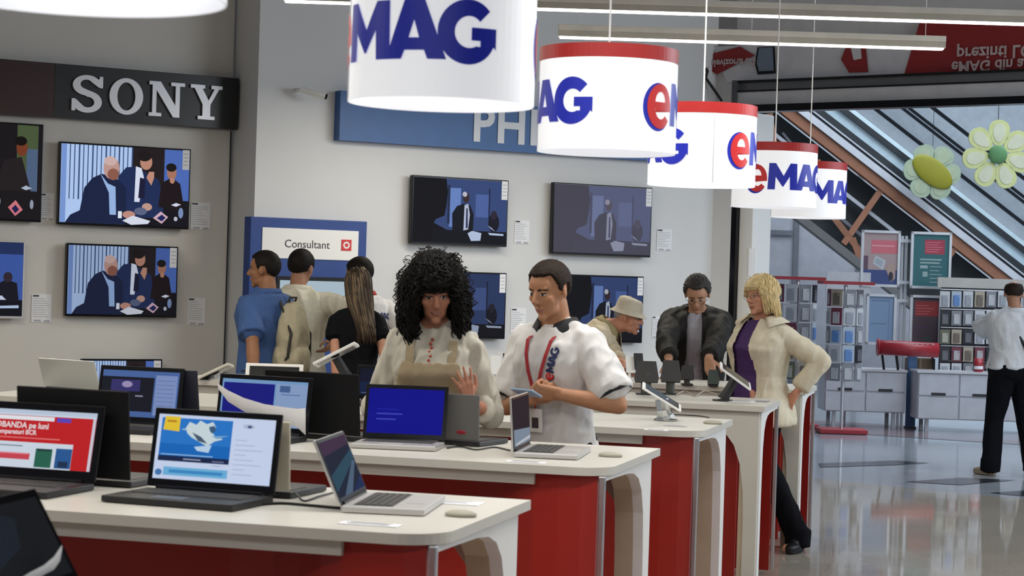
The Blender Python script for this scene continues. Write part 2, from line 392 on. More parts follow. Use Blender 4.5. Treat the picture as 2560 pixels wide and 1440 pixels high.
def podium(k=.85, wash=0):
    def g(r, gg, b):
        if wash: r, gg, b = [int(q*(1-wash)+c*wash) for q, c in zip((r, gg, b), (112, 110, 128))]
        return S(r, gg, b, k)
    return [('r', 0, 0, 1, 1, g(58, 78, 128)), ('r', .38, .25, .50, .86, g(110, 140, 205)), ('r', .36, .3, .385, .9, g(35, 45, 75)), ('r', .66, .42, .80, .78, g(82, 106, 168)),
      ('r', .80, .40, .815, .88, g(30, 40, 70)), ('p', [(0, 0), (0, 1), (.34, 1), (.36, .8), (.35, .6), (.33, .42), (.24, .36), (.22, .3), (.36, .2), (.42, .05), (.42, 0)], g(12, 14, 20)),
      ('p', [(.42, .1), (.41, .46), (.46, .58), (.53, .62), (.60, .60), (.64, .46), (.64, .1)], g(20, 24, 34)), ('p', [(.535, .2), (.54, .6), (.58, .62), (.60, .45), (.585, .22)], g(190, 200, 225)), ('p', [(.56, .24), (.56, .55), (.575, .55), (.58, .24)], g(30, 40, 80)),
      ('e', .555, .72, .035, .085, g(60, 45, 50)), ('e', .54, .77, .025, .04, g(200, 200, 215)), ('r', .2, 0, 1, .2, g(16, 18, 28)), ('e', .86, .34, .06, .15, g(22, 24, 38)), ('e', .86, .46, .035, .07, g(45, 40, 55)),
      ('p', [(.58, .16), (.63, .2), (.73, .17), (.72, .05), (.62, .04)], g(190, 205, 235)), ('p', [(.80, .18), (.97, .17), (.97, .14), (.82, .145)], g(190, 205, 235)), ('p', [(.79, .30), (.84, .26), (.88, .2), (.83, .24)], g(150, 165, 200))]
# ------------------------------------------------------------------ televisions, price cards, signs on the walls
def put(o, s, z, off): o.location = A0+WD*s+WN*off+V((0, 0, z)); o.rotation_euler = (0, 0, WRZ)
def tv(x0, y0, x1, y1, off, pic, label, bez=None, sticker=True, bottom=None):
    s0, zt = sA(x0, y0, off+.09); s1, zb = sA(x1, y1, off+.09)
    w, h = s1-s0, zt-zb; bez = bez or M_gloss
    t = thing('television', label, 'television', group='wall televisions'); put(t, (s0+s1)/2, (zt+zb)/2, off)
    m = MB(); m.box((0, -.065, 0), (w, .05, h), bez, bev=.006); m.build('housing', t)
    m = MB(); m.box((0, -.02, 0), (w*.4, .05, h*.4), M_dark); m.build('wall_mount', t)
    m = MB(); b = .012; m.box((0, -.0905, .004), (w-2*b, .002, h-2*b-.008), M_gloss)
    art(m, pic, -w/2+b, -h/2+b+.006, w-2*b, h-2*b-.008, -.0915, None); m.build('screen', t)
    if sticker:
        m = MB(); m.box((w/2-.045, -.105, h/2-.085), (.055, .002, .15), M_paper); 
        for q in range(4): m.box((w/2-.045, -.1065, h/2-.04-q*.028), (.035, .001, .006), M_greytext)
        m.build('price_sticker', t)
    return t
tv(150, 353, 472, 574, 0, meeting(.95), 'upper large television showing three seated men, under the black sign board')
tv(168, 607, 441, 795, 0, meeting(.62), 'lower television showing three seated men, on the left wall')
tv(-215, 290, 103, 556, 0, [('r', 0, 0, 1, 1, S(26, 22, 26)), ('r', .8, .3, .97, 1, S(75, 90, 60)), ('r', .88, .3, .97, .75, S(80, 100, 130)), ('p', [(.62, .3), (.70, .62), (.84, .66), (.92, .3)], S(36, 30, 32)), ('e', .84, .76, .045, .09, S(120, 60, 35)), ('e', .83, .83, .05, .05, S(20, 15, 14)), ('p', [(.74, .12), (.80, .2), (.86, .1), (.80, .03)], S(210, 120, 130)), ('p', [(.77, .11), (.80, .15), (.83, .1), (.80, .06)], S(30, 30, 80)), ('p', [(.84, .33), (.88, .36), (.93, .33), (.88, .31)], S(180, 190, 210)), ('e', .66, .18, .02, .05, S(130, 140, 160)), ('e', .93, .16, .015, .05, S(150, 160, 180))],
   'television cut by the left edge, dark picture of a man in a suit', sticker=False)
tv(-240, 592, 58, 797, 0, [('r', 0, 0, 1, 1, S(60, 90, 165, .8)), ('r', 0, .84, 1, 1, S(35, 50, 95, .8)), ('r', 0, 0, 1, .22, S(14, 16, 26, .8)), ('p', [(.78, .2), (.80, .45), (.86, .50), (.95, .45), (.97, .2)], S(22, 22, 34, .8)), ('e', .87, .53, .04, .07, S(50, 40, 50, .8)), ('p', [(.70, .22), (.82, .28), (.86, .22)], S(200, 210, 235, .8)), ('p', [(.7, .13), (.97, .15), (.97, .11), (.7, .1)], S(180, 200, 230, .8))],
   'television with white lower frame cut by the left edge, blue picture', sticker=False, bez=mat('tv_white', (.6, .6, .62), .3))
tv(205, 897, 402, 1040, 0, meeting(.8), 'lowest television on the left wall, half hidden behind the laptops')
tv(1032, 437, 1267, 618, .45, podium(.8), 'wall television with a dark silhouette, under the blue sign band')
tv(1385, 455, 1626, 644, .45, podium(.85, .62), 'wall television with a pale washed-out picture, right of the silhouette one', sticker=True)
tv(1022, 675, 1262, 848, .45, podium(.45), 'wall television behind the curly-haired woman')
tv(1405, 685, 1605, 858, .45, podium(.6), 'wall television behind the man in the bucket hat')
def card(x0, y0, x1, y1, off, label):
    s0, zt = sA(x0, y0, off+.005); s1, zb = sA(x1, y1, off+.005); w, h = s1-s0, zt-zb
    t = thing('price_card', label, 'price card', group='price cards beside the televisions'); put(t, (s0+s1)/2, (zt+zb)/2, off)
    m = MB(); m.box((0, -.004, 0), (w, .006, h), M_paper); m.build('card', t)
    m = MB(); random.seed(int(x0))
    m.box((-w*.3, -.0085, h*.44), (w*.3, .001, .012), M_ink)
    for q in range(9): 
        ww = w*random.uniform(.5, .85); m.box((-w*.45+ww/2, -.0085, h*.34-q*h*.08), (ww, .001, .003), M_greytext)
    m.box((-w*.2, -.0085, -h*.44), (w*.35, .001, .012), M_greytext); m.box((w*.28, -.0085, -h*.45), (w*.3, .001, .012), M_greytext)
    m.build('print', t)
for a in [(478, 505, 524, 575, 0, 'price card right of the upper large television'), (80, 735, 127, 806, 0, 'price card between the two lower left televisions'), (470, 744, 512, 813, 0, 'price card right of the lower left television'),
          (102, 482, 134, 552, 0, 'price card between the two upper left televisions'), (1287, 550, 1322, 610, .45, 'price card right of the silhouette television'), (1643, 572, 1678, 628, .45, 'price card right of the washed-out television'),
          (1278, 770, 1314, 834, .45, 'price card left of the young man in the white polo'), (1631, 790, 1650, 846, .45, 'price card left of the man in the dark jacket')]: card(*a)
# black sign board with silver serif letters
def slab(ch):
    s = .10
    if ch == 'O': return [arc(.5, .5, .5, .52, 0, 360, 36)[:-1], arc(.5, .5, .27, .40, 0, 360, 36)[:-1]], 1.0
    if ch == 'N': return [[(0, 1), (.34, 1), (.80, .34), (.80, .90), (.66, .90), (.66, 1), (1.08, 1), (1.08, .90), (.93, .90), (.93, 0), (.74, 0), (.22, .76), (.22, .10), (.38, .10), (.38, 0), (0, 0), (0, .10), (.10, .10), (.10, .90), (0, .90)]], 1.08
    if ch == 'Y': return [[(0, 1), (.44, 1), (.44, .90), (.36, .90), (.56, .56), (.74, .90), (.64, .90), (.64, 1), (.98, 1), (.98, .90), (.88, .90), (.62, .44), (.62, .10), (.76, .10), (.76, 0), (.24, 0), (.24, .10), (.38, .10), (.38, .44), (.12, .90), (0, .90)]], .98
    top = arc(.44, .73, .42, .29, 20, 250, 18); bot = arc(.44, .27, .44, .30, 90, -160, 20)
    return [[(.80, .68), (.90, .68), (.90, 1.0), (.80, 1.0), (.80, .93)]+arc(.44, .73, .42, .29, 40, 262, 18)+[(.48, .40)]+arc(.46, .26, .20, .15, 80, -120, 10)+[(.10, .34), (0, .34), (0, 0), (.10, 0), (.12, .08)]+arc(.44, .27, .44, .31, -130, 70, 20)+[(.40, .62)]+arc(.42, .76, .18, .13, 250, 30, 12)], .92
sL, zT = sA(-260, 118, .12); s1, _ = sA(598, 200, .12); _, zb = sA(598, 325, .12); _, zt = sA(598, 196, .12)
sm = sA(135, 250, .12)[0]
t = thing('sign_board', 'long black sign board with big silver serif letters at the upper left', 'sign'); put(t, s1, (zt+zb)/2, 0); hh = zt-zb
m = MB(); m.box(((sm-s1)/2, -.06, 0), (s1-sm, .12, hh), mat('sign_black', (.012, .012, .013), .35, noise_amt=0), bev=.003); m.build('board', t)
m = MB(); m.box(((sL+sm)/2-s1, -.06, 0), (sm-sL-.002, .12, hh), mat('sign_maroon', (.035, .008, .007), .4)); tag(m.build('board_end', t), 'dark maroon section')
m = MB(); a, _ = sA(180, 230, .14); b, _ = sA(556, 230, .14); gl = [slab(c) for c in 'SONY']; tot = sum(g[1] for g in gl)+.18*3; hL = .262; k = (b-a)/(tot); x = a-s1
zc = sA(368, 245, .14)[1]-(zt+zb)/2
for g, ad in gl:
    vs, fs = curve_mesh([[(p[0]*k, p[1]*hL) for p in pl] for pl in g], .008)
    m.add([V((v.x+x, v.z-.132, v.y-hL/2+zc)) for v in vs], fs, mat('letter_silver', (.78, .78, .82), .35, .3, noise_amt=0)); x += (ad+.18)*k
m.build('lettering', t)
# blue sign band
s0, zt = sA(852, 226, .55); _, zb = sA(852, 350, .55); s1, _ = sA(1750, 350, .55)
t = thing('blue_sign_band', 'long blue sign band with white letters behind the hanging lanterns', 'sign'); put(t, s0, (zt+zb)/2, .45)
m = MB(); m.box(((s1-s0)/2, -.05, 0), (s1-s0, .1, zt-zb), mat('sign_blue', (.022, .10, .30), .45)); m.build('board', t)
a, zc = sA(1180, 326, .56); vs, fs = text('PHILIPS', .40, .004, .010, 'LEFT', 1.0, 1.08)
z_ = sA(1180, 350, .56)[1]-(zt+zb)/2
m = MB(); m.add([V((v.x+a-s0, -.105+v.z, v.y+z_)) for v in vs], fs, mat('letter_white', (.62, .64, .68), .4, noise_amt=0)); m.build('lettering', t)
# consultant totem
s0, zt = sA(627, 541, .57); s1, _ = sA(918, 556, .57); zb = .0
t = thing('information_totem', 'tall blue information totem with white name panel and touch screen', 'kiosk'); put(t, (s0+s1)/2, 0, .45); w = s1-s0
m = MB(); m.box((0, -.06, zt/2), (w, .12, zt), mat('totem_blue', (.012, .05, .24), .5), bev=.006); m.build('body', t)
a, z1 = sA(657, 568, .58); b, _ = sA(897, 582, .58); _, z0 = sA(657, 644, .58); sc_ = (s0+s1)/2
m = MB(); m.box(((a+b)/2-sc_, -.124, (z0+z1)/2), (b-a, .008, z1-z0), M_wp); m.build('name_panel', t)
vs, fs = text('Consultant', .085); px, pz = sA(768, 620, .58)
m = MB(); m.add([V((v.x+px-sc_, -.130, v.y+pz)) for v in vs], fs, M_ink); m.build('lettering', t)
m = MB(); px, pz = sA(866, 613, .58); m.box((px-sc_, -.130, pz), (.085, .004, .085), M_lred)
m.add([V((px-sc_+.028*cos(q), -.1325, pz+.028*sin(q))) for q in [2*pi*k/16 for k in range(16)]], [list(range(16))], M_wp); m.add([V((px-sc_+.015*cos(q), -.1330, pz+.015*sin(q))) for q in [2*pi*k/16 for k in range(16)]], [list(range(16))], M_lred); m.build('red_emblem', t)
a, z1 = sA(700, 700, .58); b, _ = sA(905, 712, .58); _, z0 = sA(700, 800, .58)
m = MB(); m.box(((a+b)/2-sc_, -.125, (z0+z1)/2), (b-a+.05, .01, z1-z0+.06), M_black); m.box(((a+b)/2-sc_, -.131, (z0+z1)/2), (b-a, .002, z1-z0), S(190, 212, 225, .7)); m.build('touch_screen', t)
# security camera
p = onp(742, 226, B0+WN*.0, WN); t = thing('security_camera', 'small white security camera on the upper wall', 'camera'); t.location = p; t.rotation_euler = (0, 0, WRZ)
m = MB(); m.cap((0, -.0, 0), (0, -.06, 0), .018, .014, M_wp); m.tube([(0, -.05, 0), (.03, -.1, -.02)], .01, M_wp); m.build('bracket', t)
m = MB(); m.tube([(-.02, -.12, .0), (.14, -.22, -.05)], .026, M_wp, 12); m.tube([(.14, -.22, -.05), (.15, -.226, -.053)], .022, M_black, 12); m.build('camera_body', t)

# ------------------------------------------------------------------ linear pendant lights
def linear(x0, y0, x1, y1, d0, label, over=None):
    a, b = W(x0, y0, d0), W(x1, y1, d0); b.z = a.z = (a.z+b.z)/2
    if over: b = a+(b-a)*over
    M = frame((a+b)/2, b-a); L = (b-a).length
    t = thing('linear_pendant_light', label, 'light', tuple((a+b)/2), math.atan2((b-a).y, (b-a).x), 'long linear pendant lights')
    m = MB(); m.box((0, 0, .062), (L, .09, .035), M_fix, bev=.004); m.box((0, 0, .027), (L, .075, .036), mat('fixture_dark', (.55, .52, .45), .5)); m.build('housing', t)
    m = MB(); m.box((0, 0, .004), (L-.02, .06, .010), M_lamp); tag(m.build('diffuser', t), 'glowing white diffuser')
    m = MB()
    for k in (-.45, 0, .45): m.tube([(k*L, 0, .08), (k*L, 0, H-a.z)], .002, M_wp, 5)
    m.build('suspension_wire', t); return t
linear(708, 22, 2560, 46, 11.4, 'upper long pendant light running off the right edge', 1.15)
linear(1395, 99, 2361, 121, 12.0, 'lower long pendant light with its right end visible')
linear(1240, -52, 2560, -30, 9.8, 'pendant light mostly above the frame at the top right', 1.2)

# ------------------------------------------------------------------ hanging lanterns
M_lan = mat('lantern_plastic', (.86, .88, .92), .45, emit=.42, noise_amt=0)
M_lanr = mat('lantern_red', (.42, .015, .014), .45, emit=.0, noise_amt=0)
LR = .23
for k, (px, py, d, a0, lab) in enumerate([(1102, 262, 4.92, -103, 'largest full hanging lantern, top cut off by the frame, big blue letters'), (1515, 383, 6.62, 32, 'hanging lantern with red rim, second from the left among the whole ones'),
      (1752, 465, 8.52, 29.5, 'middle hanging lantern with a visible vertical seam'), (1933, 519, 10.8, -38.5, 'hanging lantern second from the right, red letter at its left edge'), (2020, 545, 12.35, -30, 'rightmost and farthest hanging lantern'), (197, -4, 3.12, 80, 'blurred lantern bottom at the top left corner')]):
    p = W(px, py, d); v = CAM-p
    t = thing('hanging_lantern', lab, 'lantern', tuple(p), math.atan2(v.y, v.x)+pi/2, 'round shop lanterns hung in a row')
    m = MB(); n = 72; hL = .342
    def circ(r, z): return [(r*sin(2*pi*q/n), -r*cos(2*pi*q/n), z) for q in range(n)]
    m.rings([circ(LR-.003, hL-.046), circ(LR, hL-.046), circ(LR, 0), circ(LR-.004, 0), circ(LR-.004, hL-.046)], M_lan, caps=False)
    m.box((0, 0, hL-.01), (LR*1.98, .01, .006), M_wp); m.box((0, 0, hL-.01), (.01, LR*1.98, .006), M_wp)
    for q in (100, 280): 
        if k == 2 and q == 100: q = 12
        m.box((0, -LR-.001, hL/2-.02), (.004, .003, hL-.05), mat('seam_grey', (.6, .6, .62), .5), Matrix.Rotation(radians(q), 4, 'Z'))
    m.build('shade', t)
    m = MB(); m.rings([circ(LR+.001, hL-.046), circ(LR+.001, hL), circ(LR-.004, hL), circ(LR-.004, hL-.046)], M_lanr, caps=False); m.build('red_rim', t)
    for dd in (0, 180): m = MB(); logo_cyl(m, LR, .14, .088, radians(a0+dd)); m.build('lettering', t)
    m = MB(); m.tube([(0, 0, hL-.01), (0, 0, H-p.z)], .0035, M_wp, 6); m.build('suspension_cord', t)
    for q in range(1): pass

# ------------------------------------------------------------------ counters
def counter(y0, D, L, flip, label, inner=True, xr=-1.44):
    t = thing('display_counter', label, 'counter', (xr, y0, 0), 0, 'white and red display counters')
    Y = (lambda y: D-y) if flip else (lambda y: y)
    r = .13; out = [(-L, 0)]+[(-r+r*sin(radians(q)), r-r*cos(radians(q))) for q in range(0, 91, 10)]+[(0, D), (-L, D)]
    m = MB(); m.prism([(x, Y(y)) for x, y in out], .942, .97, M_white); m.build('counter_top', t)
    m = MB(); m.box((-L/2-.13, Y(.045), .922), (L-.27, .03, .042), M_white); m.build('apron', t)
    path = [(-L+.05, .26), (-1.0, .26), (-.66, .255), (-.52, .22), (-.42, .15), (-.34, .085), (-.27, .05), (-.18, .035), (-.10, .035), (-.045, .045)]
    if flip: pass
    m = MB(); m.prism([(x, Y(y)) for x, y in path]+[(x, Y(y+.02)) for x, y in path[::-1]], .02, .942, M_red); m.build('red_front', t, )
    m = MB(); m.box((-.028, Y(.045), .48), (.022, .02, .92), M_chrome, bev=.004); m.build('corner_trim', t)
    # white end panel with arch
    arch = [(.06, .922), (.20, .920), (.42, .915), (.53, .905), (.61, .88), (.67, .83), (.71, .74), (.725, .60), (.735, .40), (.74, 0)]
    sc_ = D/.89
    for nm, x0, x1, mt in (('end_panel', -.06, -.022, M_side), ('end_panel_shaded_inner', -.13, -.0601, M_jamb_shade)):  # inner half is the same white panel, coloured as in shade
        ps = [(D-.056, 0), (D-.056, .9415), (.06, .9415)]+[(a*sc_, b) for a, b in arch]
        m = MB(); vs = [V((x0, Y(a), b)) for a, b in ps]+[V((x1, Y(a), b)) for a, b in ps]; n = len(ps)
        m.add(vs, [list(range(n)), list(range(n, 2*n))]+[(i, (i+1) % n, n+(i+1) % n, n+i) for i in range(n)], mt); m.build(nm, t)
    # white long panel with arch on the other side
    ra = [(-.10, 0), (-.10, .35), (-.105, .52), (-.125, .66), (-.16, .76), (-.21, .825), (-.27, .85), (-L+.4, .85), (-L+.2, .80), (-L+.12, .6), (-L+.12, 0)]
    ps = [(-.03, 0)]+ra+[(-L+.03, 0), (-L+.03, .942), (-.03, .942)]
    m = MB(); vs = [V((a, Y(D-.03), b)) for a, b in ps]+[V((a, Y(D-.055), b)) for a, b in ps]; n = len(ps)
    m.add(vs, [list(range(n)), list(range(n, 2*n))]+[(i, (i+1) % n, n+(i+1) % n, n+i) for i in range(n)], M_white); m.build('long_panel', t)
    if inner:
        m = MB(); m.box((-L/2-.05, Y(D*.62), .45), (L-.25, .02, .86), M_red); m.build('inner_panel', t)
    return t
counter(4.68, .89, 3.6, False, 'nearest full counter, red curved front, with the silver ultrabook on top', False)
counter(6.60, .93, 3.5, False, 'counter with the solid blue laptop screen, just in front of the standing couple')
counter(8.46, .86, 3.5, False, 'counter right behind the young man in the white polo')
counter(10.38, .74, 3.4, True, 'counter with white arched side whose corner the blonde woman leans on')
counter(12.14, .74, 2.5, True, 'farthest counter, in front of the man in the dark jacket')
counter(2.85, .80, 1.7, False, 'counter at the bottom left corner carrying the dark laptop', False, -1.44-.0)
# ------------------------------------------------------------------ laptops, tablets and small things on the counters
ZT = .97
def laptop(label, pl, pr, pic, h=.225, d=.25, tilt=14, lid=None, base=None, deck=None, z=ZT, w=None, keys=True, bez=None, bz=.016, glow=None, txt=()):
    """pl, pr: photo positions of the left / right end of the hinge"""
    a, b = (pl.copy(), pr.copy()) if isinstance(pl, V) else (atz(*pl, z+.01), atz(*pr, z+.01)); a.z = b.z = z
    if w: b = a+(b-a).normalized()*w
    w = (b-a).length; c = (a+b)/2
    lid = lid or M_black; base = base or M_dark; bez = bez or M_gloss; deck = deck or base
    t = thing('laptop', label, 'laptop', tuple(c), math.atan2((b-a).y, (b-a).x), 'laptops on display')
    m = MB(); m.box((0, -d/2, .011), (w, d, .018), base, bev=.004)
    for sx in (-1, 1):
        for yy in (-.02, -d+.02): m.box((sx*(w/2-.03), yy, .002), (.02, .01, .004), M_black)
    m.build('base', t)
    m = MB(); m.box((0, -d*.36, .0205), (w*.88, d*.48, .001), deck if deck != base else M_key)
    nx, ny = (15, 5)
    for i in range(nx):
        for j in range(ny):
            m.box((-w*.42+(i+.5)*w*.84/nx, -d*.14-(j+.5)*d*.44/ny, .0222), (w*.84/nx*.82, d*.44/ny*.8, .002), M_key if base != M_key else M_black)
    if keys: m.build('keyboard', t)
    m = MB(); m.box((-w*.04, -d*.80, .0205), (w*.26, d*.24, .001), mat('touchpad', (.09, .09, .09), .35, noise_amt=0) if base in (M_dark, M_key, M_black) else mat('touchpad_s', (.5, .49, .48), .3, noise_amt=0)); m.build('touchpad', t)
    ML = Matrix.Translation((0, 0, .018)) @ Matrix.Rotation(radians(-tilt), 4, 'X')
    m = MB(); m.box((0, .004, h/2+.006), (w, .008, h), lid, ML, bev=.003); m.tube([(-w*.42, 0, .004), (w*.42, 0, .004)], .007, bez, 10, ML); L = m.build('lid', t)
    m = MB(); m.box((0, -.0012, h/2+.006), (w-.004, .002, h-.004), bez, ML); m.build('bezel', L)
    m = MB(); art(m, pic, -w/2+bz, .006+bz*1.4, w-2*bz, h-bz*2.5, -.0024, ML)
    for s_, u, v_, sz, mt in txt:
        vs, fs = text(s_, sz, bold=.0006); m.add([V((-w/2+bz+u*(w-2*bz)+q.x, -.0062, .006+bz*1.4+v_*(h-bz*2.5)+q.y)) for q in vs], fs, mt, ML)
    m.build('screen', L)
    return t
def lidback(label, x0, ytop, x1, ybase, z, dback, w=None, col=None, tilt=10, h=.225, name='laptop', y=None, push=.06):
    """laptop that faces away from the camera: we see the back of its lid"""
    yb = ybase if isinstance(ybase, tuple) else (ybase-.075*(x1-x0), ybase)
    a, b = atz(x0, yb[0], z+.01), atz(x1, yb[1], z+.01)
    a.z = b.z = z; u = (b-a).normalized(); w = w or (b-a).length
    a += V((-u.y, u.x, 0))*push; b += V((-u.y, u.x, 0))*push
    c = (a+b)/2 if not y else a
    t = thing('laptop', label, 'laptop', tuple(b), math.atan2((b-a).y, (b-a).x)+pi, 'laptops on display')
    col = col or M_black; d = .24; M = Matrix.Translation((w/2, 0, 0))
    m = MB(); m.box((0, -d/2, .011), (w, d, .018), M_dark, M, bev=.004); m.build('base', t)
    m = MB(); m.box((0, -d*.36, .0205), (w*.88, d*.48, .002), M_key, M); m.build('keyboard', t)
    ML = M @ Matrix.Translation((0, .0, .018)) @ Matrix.Rotation(radians(-tilt), 4, 'X')
    m = MB(); m.box((0, .004, h/2+.006), (w, .008, h), col, ML, bev=.004); L = m.build('lid', t)
    m = MB(); m.box((0, -.0012, h/2+.006), (w-.02, .002, h-.02), M_gloss, ML); m.build('screen', L)
    return t, L, ML
P = lambda *a: ('p',)+a
shop = [('r', 0, 0, 1, 1, S(208, 222, 240)), ('r', 0, .93, 1, 1, S(190, 205, 225)), ('r', 0, .0, 1, .90, S(196, 30, 34)), ('r', .14, .82, .70, .89, S(235, 236, 242)), ('r', .03, .82, .12, .89, S(110, 60, 150)), ('r', .72, .81, .82, .88, S(90, 70, 190)),
        ('r', 0, 0, .86, .44, S(212, 222, 236)), ('r', .0, .45, .08, .80, S(50, 24, 34)), ('r', .10, .50, .76, .52, S(230, 120, 120)), ('r', .12, .36, .50, .38, S(120, 130, 150)), ('r', .10, .14, .56, .25, S(205, 70, 84)), ('r', .11, .23, .55, .245, S(235, 140, 150)),
        ('r', .60, .02, .72, .34, S(40, 100, 80)), ('r', .745, .02, .86, .36, S(40, 90, 150)), ('r', .77, .04, .84, .14, S(30, 50, 80)), ('r', .61, .30, .71, .34, S(30, 60, 60)), ('r', .98, 0, 1, .9, S(210, 210, 225))]
sport = [('r', 0, 0, 1, 1, S(205, 218, 245)), ('r', .03, .28, .64, .95, S(38, 120, 205)), ('r', .03, .28, .64, .55, S(20, 105, 190)), ('p', [(.24, .80), (.27, .90), (.33, .86), (.36, .93), (.42, .88), (.47, .92), (.50, .84), (.46, .78), (.50, .70), (.57, .66), (.50, .62), (.44, .54), (.37, .60), (.30, .66), (.26, .72)], S(205, 222, 228)), ('p', [(.30, .74), (.38, .68), (.44, .58), (.36, .61)], S(70, 92, 110)), ('p', [(.44, .84), (.49, .86), (.50, .78), (.47, .74), (.45, .78)], S(62, 92, 125)), ('p', [(.47, .70), (.62, .72), (.52, .66)], S(120, 170, 215)), ('p', [(.20, .78), (.25, .80), (.24, .76)], S(150, 190, 220)),
         ('p', [(.33, .52), (.48, .56), (.46, .44), (.36, .46)], S(190, 215, 240)), ('r', .03, .28, .64, .36, S(22, 36, 72)), ('r', .05, .375, .50, .39, S(150, 195, 235)), ('r', .25, .31, .40, .33, S(150, 160, 190)), ('r', .50, .30, .60, .32, S(110, 120, 160)),
         ('p', [(.05, .76), (.19, .74), (.19, .97), (.06, .97)], S(235, 200, 50)), ('r', .08, .88, .16, .91, S(190, 130, 30)), ('r', .09, .06, .64, .19, S(110, 180, 225)), ('r', .14, .10, .60, .15, S(60, 140, 200)), ('e', .05, .10, .03, .05, S(70, 120, 180)), ('r', .50, .24, .58, .25, S(150, 165, 190)),
         ('e', .78, .88, .05, .035, S(180, 190, 215)), ('e', .79, .875, .02, .02, S(60, 80, 130))]+[('r', .68, .66-q*.075, .68+.1+.07*(q % 3), .667-q*.075, S(140, 155, 190)) for q in range(8)]
desk = [('r', 0, 0, 1, 1, S(26, 34, 54, .8)), ('p', [(0, .75), (1, .82), (1, 1), (0, 1)], S(62, 42, 66, .9)), ('p', [(0, .4), (1, .72), (1, .55), (0, .1)], S(40, 72, 90, .9)), ('p', [(.2, 0), (.9, .52), (1, .5), (.5, 0)], S(76, 96, 120, .9)), ('p', [(.55, .0), (1, .25), (1, 0)], S(24, 40, 82, .9))]
blue = [('r', 0, 0, 1, 1, S(4, 6, 140)), ('r', .12, .42, .46, .45, S(60, 70, 190)), ('r', .12, .30, .38, .33, S(60, 70, 190)), ('r', .12, .53, .4, .545, S(30, 40, 175))]
news = [('r', 0, 0, 1, 1, S(75, 105, 165, .8)), ('r', .0, .12, .68, .86, S(18, 20, 34, .8)), ('r', .12, .55, .50, .80, S(55, 50, 110, .8)), ('e', .33, .70, .07, .07, S(160, 150, 190, .8)), ('r', .45, .44, .55, .47, S(150, 150, 170, .8)), ('r', .70, .05, .98, .92, S(130, 150, 200, .8))]+[('r', .72, .8-q*.09, .95, .81-q*.09, S(90, 110, 165, .8)) for q in range(8)]
news2 = [('r', 0, 0, 1, 1, S(120, 160, 205, .8)), ('r', .02, .28, .62, .92, S(20, 24, 130, .8)), ('r', .64, .0, 1, .94, S(140, 165, 205, .8)), ('r', .68, .76, .80, .90, S(70, 100, 150, .8)), ('r', .70, .70, .92, .72, S(90, 120, 170, .8)), ('r', .02, 0, .62, .26, S(110, 150, 200, .8))]
# front counter
laptop('black laptop showing a red and white shop page, cut by the left edge', (-140, 1192), (236, 1218), shop, h=.218, d=.26, tilt=13, bz=.02, txt=[('0% DOBANDA pe luni', .42, .68, .024, S(235, 225, 228)), ('la cumparaturi BCR', .42, .57, .019, S(235, 215, 220))])
t = laptop('black laptop with bright blue web page, nearest full laptop on the front counter', (366, 1226), (684, 1250), sport, h=.222, d=.24, tilt=10, bz=.016)
t, L, ML = lidback('black laptop turned away behind the red shop page laptop', 0, 0, 282, 1221, ZT, 0, push=.10, h=.258, tilt=5, col=mat('black_lid', (.006, .006, .007), .6, spec=.2, noise_amt=0))
t, L, ML = lidback('cream-lidded laptop turned away behind the blue web page laptop', 400, 0, 678, 1250, ZT, 0, push=.12, h=.195, tilt=3, col=mat('cream_lid', (.52, .48, .38), .5, noise_amt=0))
laptop('silver ultrabook turned sideways with a dark blue and purple screen', (853, 1273), (918, 1238), desk, h=.183, d=.225, tilt=24, lid=M_silver, base=M_silver, deck=M_key, bz=.010)
# second counter
laptop('laptop with silver base and plain deep blue screen', (905, 1103), (1112, 1112), blue, h=.205, d=.20, tilt=14, lid=M_black, base=M_silver, deck=mat('silver_deck', (.28, .27, .26), .5, noise_amt=0), bz=.014)
t, L, ML = lidback('grey-lidded laptop with small red emblem, turned away beside the deep blue screen', 958, 0, 1168, 1116, ZT, 0, push=.10, h=.172, tilt=3, col=mat('grey_lid', (.12, .118, .115), .45, noise_amt=0))
m = MB(); m.ell((-.105, .0085, .035), (.022, .002, .008), mat('emblem_red', (.30, .02, .03), .4), ML, 12, 6); m.build('red_emblem', L)
laptop('thin silver laptop turned sideways in front of the young man in the white polo', (1284, 1137), (1325, 1116), [('r', 0, 0, 1, 1, S(58, 44, 50, .5)), ('p', [(0, 0), (1, 0), (1, .28), (0, .36)], S(150, 165, 185, .6)), ('p', [(.1, .06), (1, .12), (1, .05), (.1, .01)], S(220, 225, 235, .6))], h=.19, d=.23, tilt=4, lid=M_silver, base=M_silver, deck=M_key, bz=.008)
laptop('black laptop with grey-blue web page, left on the second counter', (236, 1060), (446, 1072), news, h=.222, d=.24, tilt=10)
lidback('black laptop turned away behind the grey-blue web page laptop', 270, 0, 468, 1074, ZT, 0, push=.09, h=.215, tilt=8, col=mat('navy_lid', (.012, .014, .03), .5, noise_amt=0))
laptop('black laptop with dark blue page and a white curled strip across its screen', (536, 1082), (768, 1098), news2, h=.215, d=.24, tilt=8)
t, L, ML = lidback('large black laptop turned away behind the white curled strip', 633, 0, 868, 1104, ZT, 0, push=.10, h=.235, tilt=6, col=mat('black_lid', (.006, .006, .007), .6, spec=.2, noise_amt=0))
m = MB(); m.ell((.07, .009, .14), (.013, .002, .009), M_greytext, ML, 12, 6); m.build('emblem', L)
